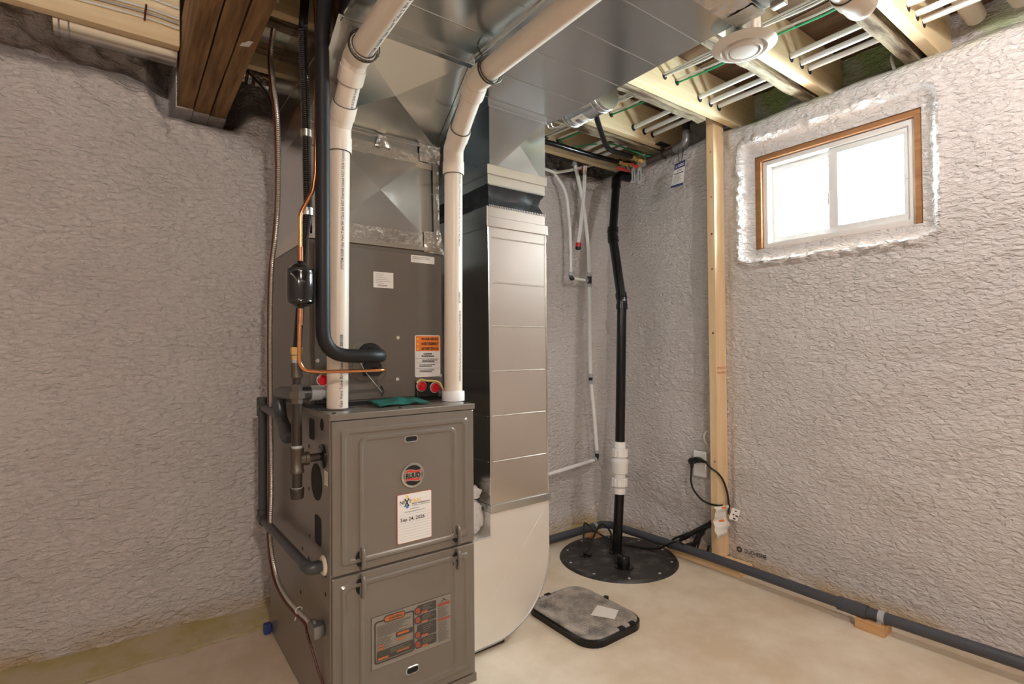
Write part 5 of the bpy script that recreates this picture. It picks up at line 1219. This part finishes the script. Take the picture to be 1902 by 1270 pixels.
def nut(h0, h1, rr, nm):
    L2 = []
    u_, v2 = frame(ax)
    def ringp(h, r): return [V(q[1]) + ax * h + (u_ * math.cos(2 * math.pi * k / 48) + v2 * math.sin(2 * math.pi * k / 48)) * (r - (.0025 if (k // 2) % 2 else 0)) for k in range(48)]
    return loft([ringp(h0, rr - .006), ringp(h0 + .004, rr), ringp(h1 - .004, rr), ringp(h1, rr - .006)], False).obj(nm, MPVCW, cvv)
nut(.036, .082, .0405, 'union_nut'); nut(.186, .230, .0405, 'union_nut')
cable('pump_cord', [(1.872, 1.925, .016), (1.90, 1.93, .035), (1.96, 1.965, .055), (2.02, 2.0, .075), (2.07, 2.015, .10), (2.10, 2.0, .09), (2.09, 1.955, .06), (2.06, 1.94, .035), (2.12, 1.90, .022), (2.17, 1.80, .018), (2.19, 1.73, .030), (2.185, 1.66, .075), (2.20, 1.62, .095), (2.23, 1.60, .075), (2.25, 1.585, .05)], .0055, MBLACK, 'thin black pump cord leaving the lid grommet toward the outlet', 'cord')
cable('float_cord', [(1.866, 1.930, .016), (1.90, 1.97, .05), (1.96, 2.03, .09), (2.00, 2.06, .11), (2.03, 2.04, .085), (2.06, 1.99, .05), (2.11, 1.93, .025), (2.16, 1.84, .016), (2.20, 1.76, .02)], .0050, MBLACK, 'second black cord looping behind the discharge pipe foot', 'cord')
# square access box
bxl = thing('floor_access_box', 'rectangular plastic floor access box with a dusty grey lid', 'floor box', (1.447, 1.505, 0))
def XY(pts, z): return [(x, y, z) for x, y in pts]
A4 = (1.296, 1.598, 1.312, 1.700)
def ins(i, r): return rrect(A4[0] + i, A4[1] - i, A4[2] + i, A4[3] - i, r, 7)
loft([XY(ins(0, .075), 0), XY(ins(.0, .075), .022), XY(ins(.005, .072), .026), XY(ins(.010, .068), .024)]).obj('frame', MABS, bxl)
loft([XY(ins(.009, .068), .020), XY(ins(.009, .068), .027), XY(ins(.014, .064), .031), XY(ins(.026, .056), .031), XY(ins(.030, .054), .029)]).obj('lid', MBOXLID, bxl)
b = B(); random.seed(11)
for i in range(17):
    for k in range(22):
        x = A4[0] + .04 + (A4[1] - A4[0] - .08) * (i + .5) / 17; y = A4[2] + .04 + (A4[3] - A4[2] - .08) * (k + .5) / 22
        dx, dy = (.006, .0018) if (i + k) % 2 else (.0018, .006)
        b.box((x - dx, y - dy, .0285), (x + dx, y + dy, .0312))
b.obj('tread_pattern', MBOXLID, bxl, kind='stuff')
for x, y in ((1.463, 1.325), (1.52, 1.325), (1.36, 1.687), (1.42, 1.687)): B().box((x - .013, y - .009, .026), (x + .013, y + .009, .0318)).obj('latch_slot', MHOLE, bxl)
B().add([(1.437, 1.455, .0320), (1.487, 1.378, .0320), (1.550, 1.416, .0320), (1.515, 1.495, .0322)], [(0, 1, 2, 3)]).obj('lid_sticker', MPAPER, bxl)
B().cyl((1.601, 1.53, .0), (1.601, 1.53, .028), .011, 12).obj('hinge_knob', MABS, bxl)

# ================================================================== FLOOR PIPE, BLOCK, OUTLET, CORDS
fpp = thing('floor_drain_pipe', 'long dark grey pipe lying along the foot of both walls', 'floor pipe', (2.24, 1.0, 0.02))
B().tube([(0.93, 2.115, .050), (2.165, 2.098, .060), (2.205, 2.060, .058), (2.235, 1.50, .060), (2.232, .86, .058)], .0205, 20, .03).obj('long_run', MFPIPE, fpp)
B().tube([(2.232, .86, .058), (2.244, .40, .062), (2.26, -1.2, .062)], .0205, 20).obj('near_run', MFPIPE, fpp)
B().lathe((2.231, .905, .058), (0.004, -1, 0), [(0, .021), (0, .0255), (.100, .0255), (.100, .021)], 24).obj('coupling', MFPIPE, fpp)
for (p_, d_) in (((2.236, .770, .059), (0, -1, 0)), ((2.10, 2.099, .0595), (1, 0, 0))):
    B().lathe(p_, d_, [(0, .0207), (0, .0225), (.020, .0225), (.020, .0207)], 22).box((p_[0] - (.018 if d_[1] else 0), p_[1] - .012, .030), (p_[0] + .012, p_[1] + .004, .044)).obj('pipe_clip', MGREYFIT, fpp)
B().box((2.200, .742, 0), (2.272, .838, .0375), .002).obj('wood_block', MBLOCK, loc=(2.236, .79, 0), label='small wood offcut block propping up the dark grey floor pipe', cat='wood block')
B().box((2.06, 2.06, .004), (2.135, 2.13, .034), .002).obj('wood_block', MBLOCK, loc=(2.10, 2.10, 0), label='wood offcut under the floor pipe in the back corner', cat='wood block')
ou = thing('wall_outlet', 'white wall outlet plate beside the stud with a black plug in it', 'outlet', (2.34, 1.58, .40))
XO = 2.337
loft([[(XO + .012, y, z) for y, z in rrect(1.546, 1.617, .400, .526, .003)], [(XO + .004, y, z) for y, z in rrect(1.545, 1.618, .399, .527, .004)], [(XO, y, z) for y, z in rrect(1.548, 1.615, .402, .524, .004)]]).obj('cover_plate', MPVCW, ou)
B().box((XO + .008, 1.553, .406), (2.42, 1.610, .520)).obj('device_box', MPVCW, ou)
for z in (.437, .489): loft([[(XO - .0015, y, zz_) for y, zz_ in rrect(1.564, 1.599, z - .014, z + .014, .011)]]).obj('receptacle', MWHITE, ou)
pg = thing('power_plug', 'black angled power plug and cord looping down to the tags on the stud', 'plug', (2.31, 1.585, .44))
B().box((XO - .030, 1.566, .474), (XO - .002, 1.598, .500), .005).cyl((XO - .046, 1.600, .480), (XO - .018, 1.600, .480), .0165, 18).cyl((XO - .032, 1.602, .476), (XO - .032, 1.606, .445), .011, 14, .007).obj('plug_body', MBLACK, pg)
B().box((XO - .034, 1.552, .478), (XO - .010, 1.572, .498), .005).cyl((XO - .022, 1.555, .488), (XO - .024, 1.53, .484), .009, 12, .006).obj('piggyback_body', MBLACK, pg)
B().tube(spline([(XO - .024, 1.532, .485), (2.272, 1.482, .474), (2.283, 1.446, .450), (2.312, 1.436, .41), (2.340, 1.434, .35), (2.350, 1.434, .30), (2.358, 1.435, .285), (2.362, 1.440, .265), (2.352, 1.436, .245)]), .0048, 10).obj('upper_cord', MBLACK, pg)
B().tube(spline([(XO - .032, 1.606, .448), (XO - .034, 1.608, .41), (XO - .035, 1.608, .375), (XO - .032, 1.595, .335), (2.29, 1.545, .305), (2.272, 1.49, .298), (2.278, 1.442, .298), (2.30, 1.437, .297)]), .0048, 10).obj('lower_cord', MBLACK, pg)
tg2 = thing('paper_tag', 'crinkled white paper tag with orange marks wrapped on the cord at the stud', 'tag', (2.30, 1.43, .15))
nu, nv = 10, 26; vs = []; fs = []
for i in range(nu + 1):
    for k in range(nv + 1):
        u, v_ = i / nu, k / nv
        zc_ = .304 - .150 * v_ - .010 * u
        xc_ = 2.224 + .112 * u + .012 * (v_ ** 1.5) * (1 - u) + .004 * math.sin(v_ * 14)
        yc_ = 1.432 - .007 * math.sin(v_ * 9 + u * 2) - .003 * math.sin(v_ * 23)
        vs.append((xc_, yc_, zc_))
for i in range(nu):
    for k in range(nv): fs.append((i * (nv + 1) + k, (i + 1) * (nv + 1) + k, (i + 1) * (nv + 1) + k + 1, i * (nv + 1) + k + 1))
B().add(vs, fs, True).obj('paper', MPAPER, tg2)
def tpt(u, v_):
    i = u * nu; k = v_ * nv
    return V((2.224 + .112 * u + .012 * (v_ ** 1.5) * (1 - u) + .004 * math.sin(v_ * 14), 1.432 - .007 * math.sin(v_ * 9 + u * 2) - .003 * math.sin(v_ * 23) - .0012, .304 - .150 * v_ - .010 * u))
for v0 in (.02, .46):
    b = B()
    for k in range(6):
        b.quad(tpt(.42 + .06 * k, v0 + .01 * (0)), tpt(.48 + .06 * k, v0), tpt(.48 + .06 * k, v0 + .06), tpt(.42 + .06 * k, v0 + .06))
    b.obj('orange_mark', MORANGE, tg2)
t2 = thing('white_tag', 'small white printed tag turned sideways behind the paper tag', 'tag', (2.320, 1.385, .235))
B().box((-.021, -.0006, -.027), (.021, .0006, .027), 0, Matrix.Translation((2.320, 1.385, .262)) @ Matrix.Rotation(R_(-35), 4, 'Z') @ Matrix.Rotation(R_(18), 4, 'Y')).obj('card', MWHITE, t2)
b = B(); Mx = Matrix.Translation((2.320, 1.385, .262)) @ Matrix.Rotation(R_(-35), 4, 'Z') @ Matrix.Rotation(R_(18), 4, 'Y')
for x, z in ((0, .016), (-.006, -.002), (.008, -.004), (.014, -.006), (0, -.018), (.006, -.020)): b.box((x - .004, -.0014, z - .003), (x + .004, -.0008, z + .003), 0, Mx)
b.obj('tag_print', MINK, t2)
# bundled cord on the floor behind the stud
cb_ = thing('cord_bundle', 'bundle of looped black cord lying by the wall behind the stud', 'cord', (2.29, 1.58, .04))
random.seed(5)
for k in range(8):
    o = random.uniform(-.012, .012); o2 = random.uniform(-.012, .012); L0 = random.uniform(.0, .04)
    pts = [(2.305 + o, 1.500 - .005 * k, .200 + o2), (2.298 + o2, 1.55, .155 + o), (2.285 + o, 1.63, .100 + o2), (2.268 + o2, 1.70 - L0, .052 + .006 * (k % 4)), (2.262 + o, 1.725 - L0, .030 + .006 * (k % 3)), (2.266, 1.69 - L0, .020 + .006 * (k % 4)), (2.275 + o, 1.63, .034 + .008 * (k % 4)), (2.288 + o2, 1.575, .085 + o), (2.300 + o, 1.535, .150 + o2)]
    B().tube(spline(pts, 7), .0052, 8).obj('loop', MBLACK, cb_)
for k in range(3):
    pts = [(2.300, 1.555, .150), (2.290, 1.555 + .012 * k, .10), (2.285, 1.565 + .015 * k, .055), (2.280, 1.545 + .012 * k, .045 - .001 * k), (2.284, 1.515, .045 + .004 * k), (2.290, 1.503, .09)]
    B().tube(spline(pts, 7), .0052, 8).obj('loop', MBLACK, cb_)
cable('cable_loop', [(2.37, 1.54, .555), (2.350, 1.545, .565), (2.338, 1.556, .60), (2.345, 1.545, .63), (2.365, 1.525, .615), (2.375, 1.50, .56)], .005, MNM, 'small loop of white cable above the outlet beside the stud', 'cable')

# vent pipe ends through the foam near the ceiling
for o in list(bpy.data.objects):
    if '_o' in o: del o['_o']
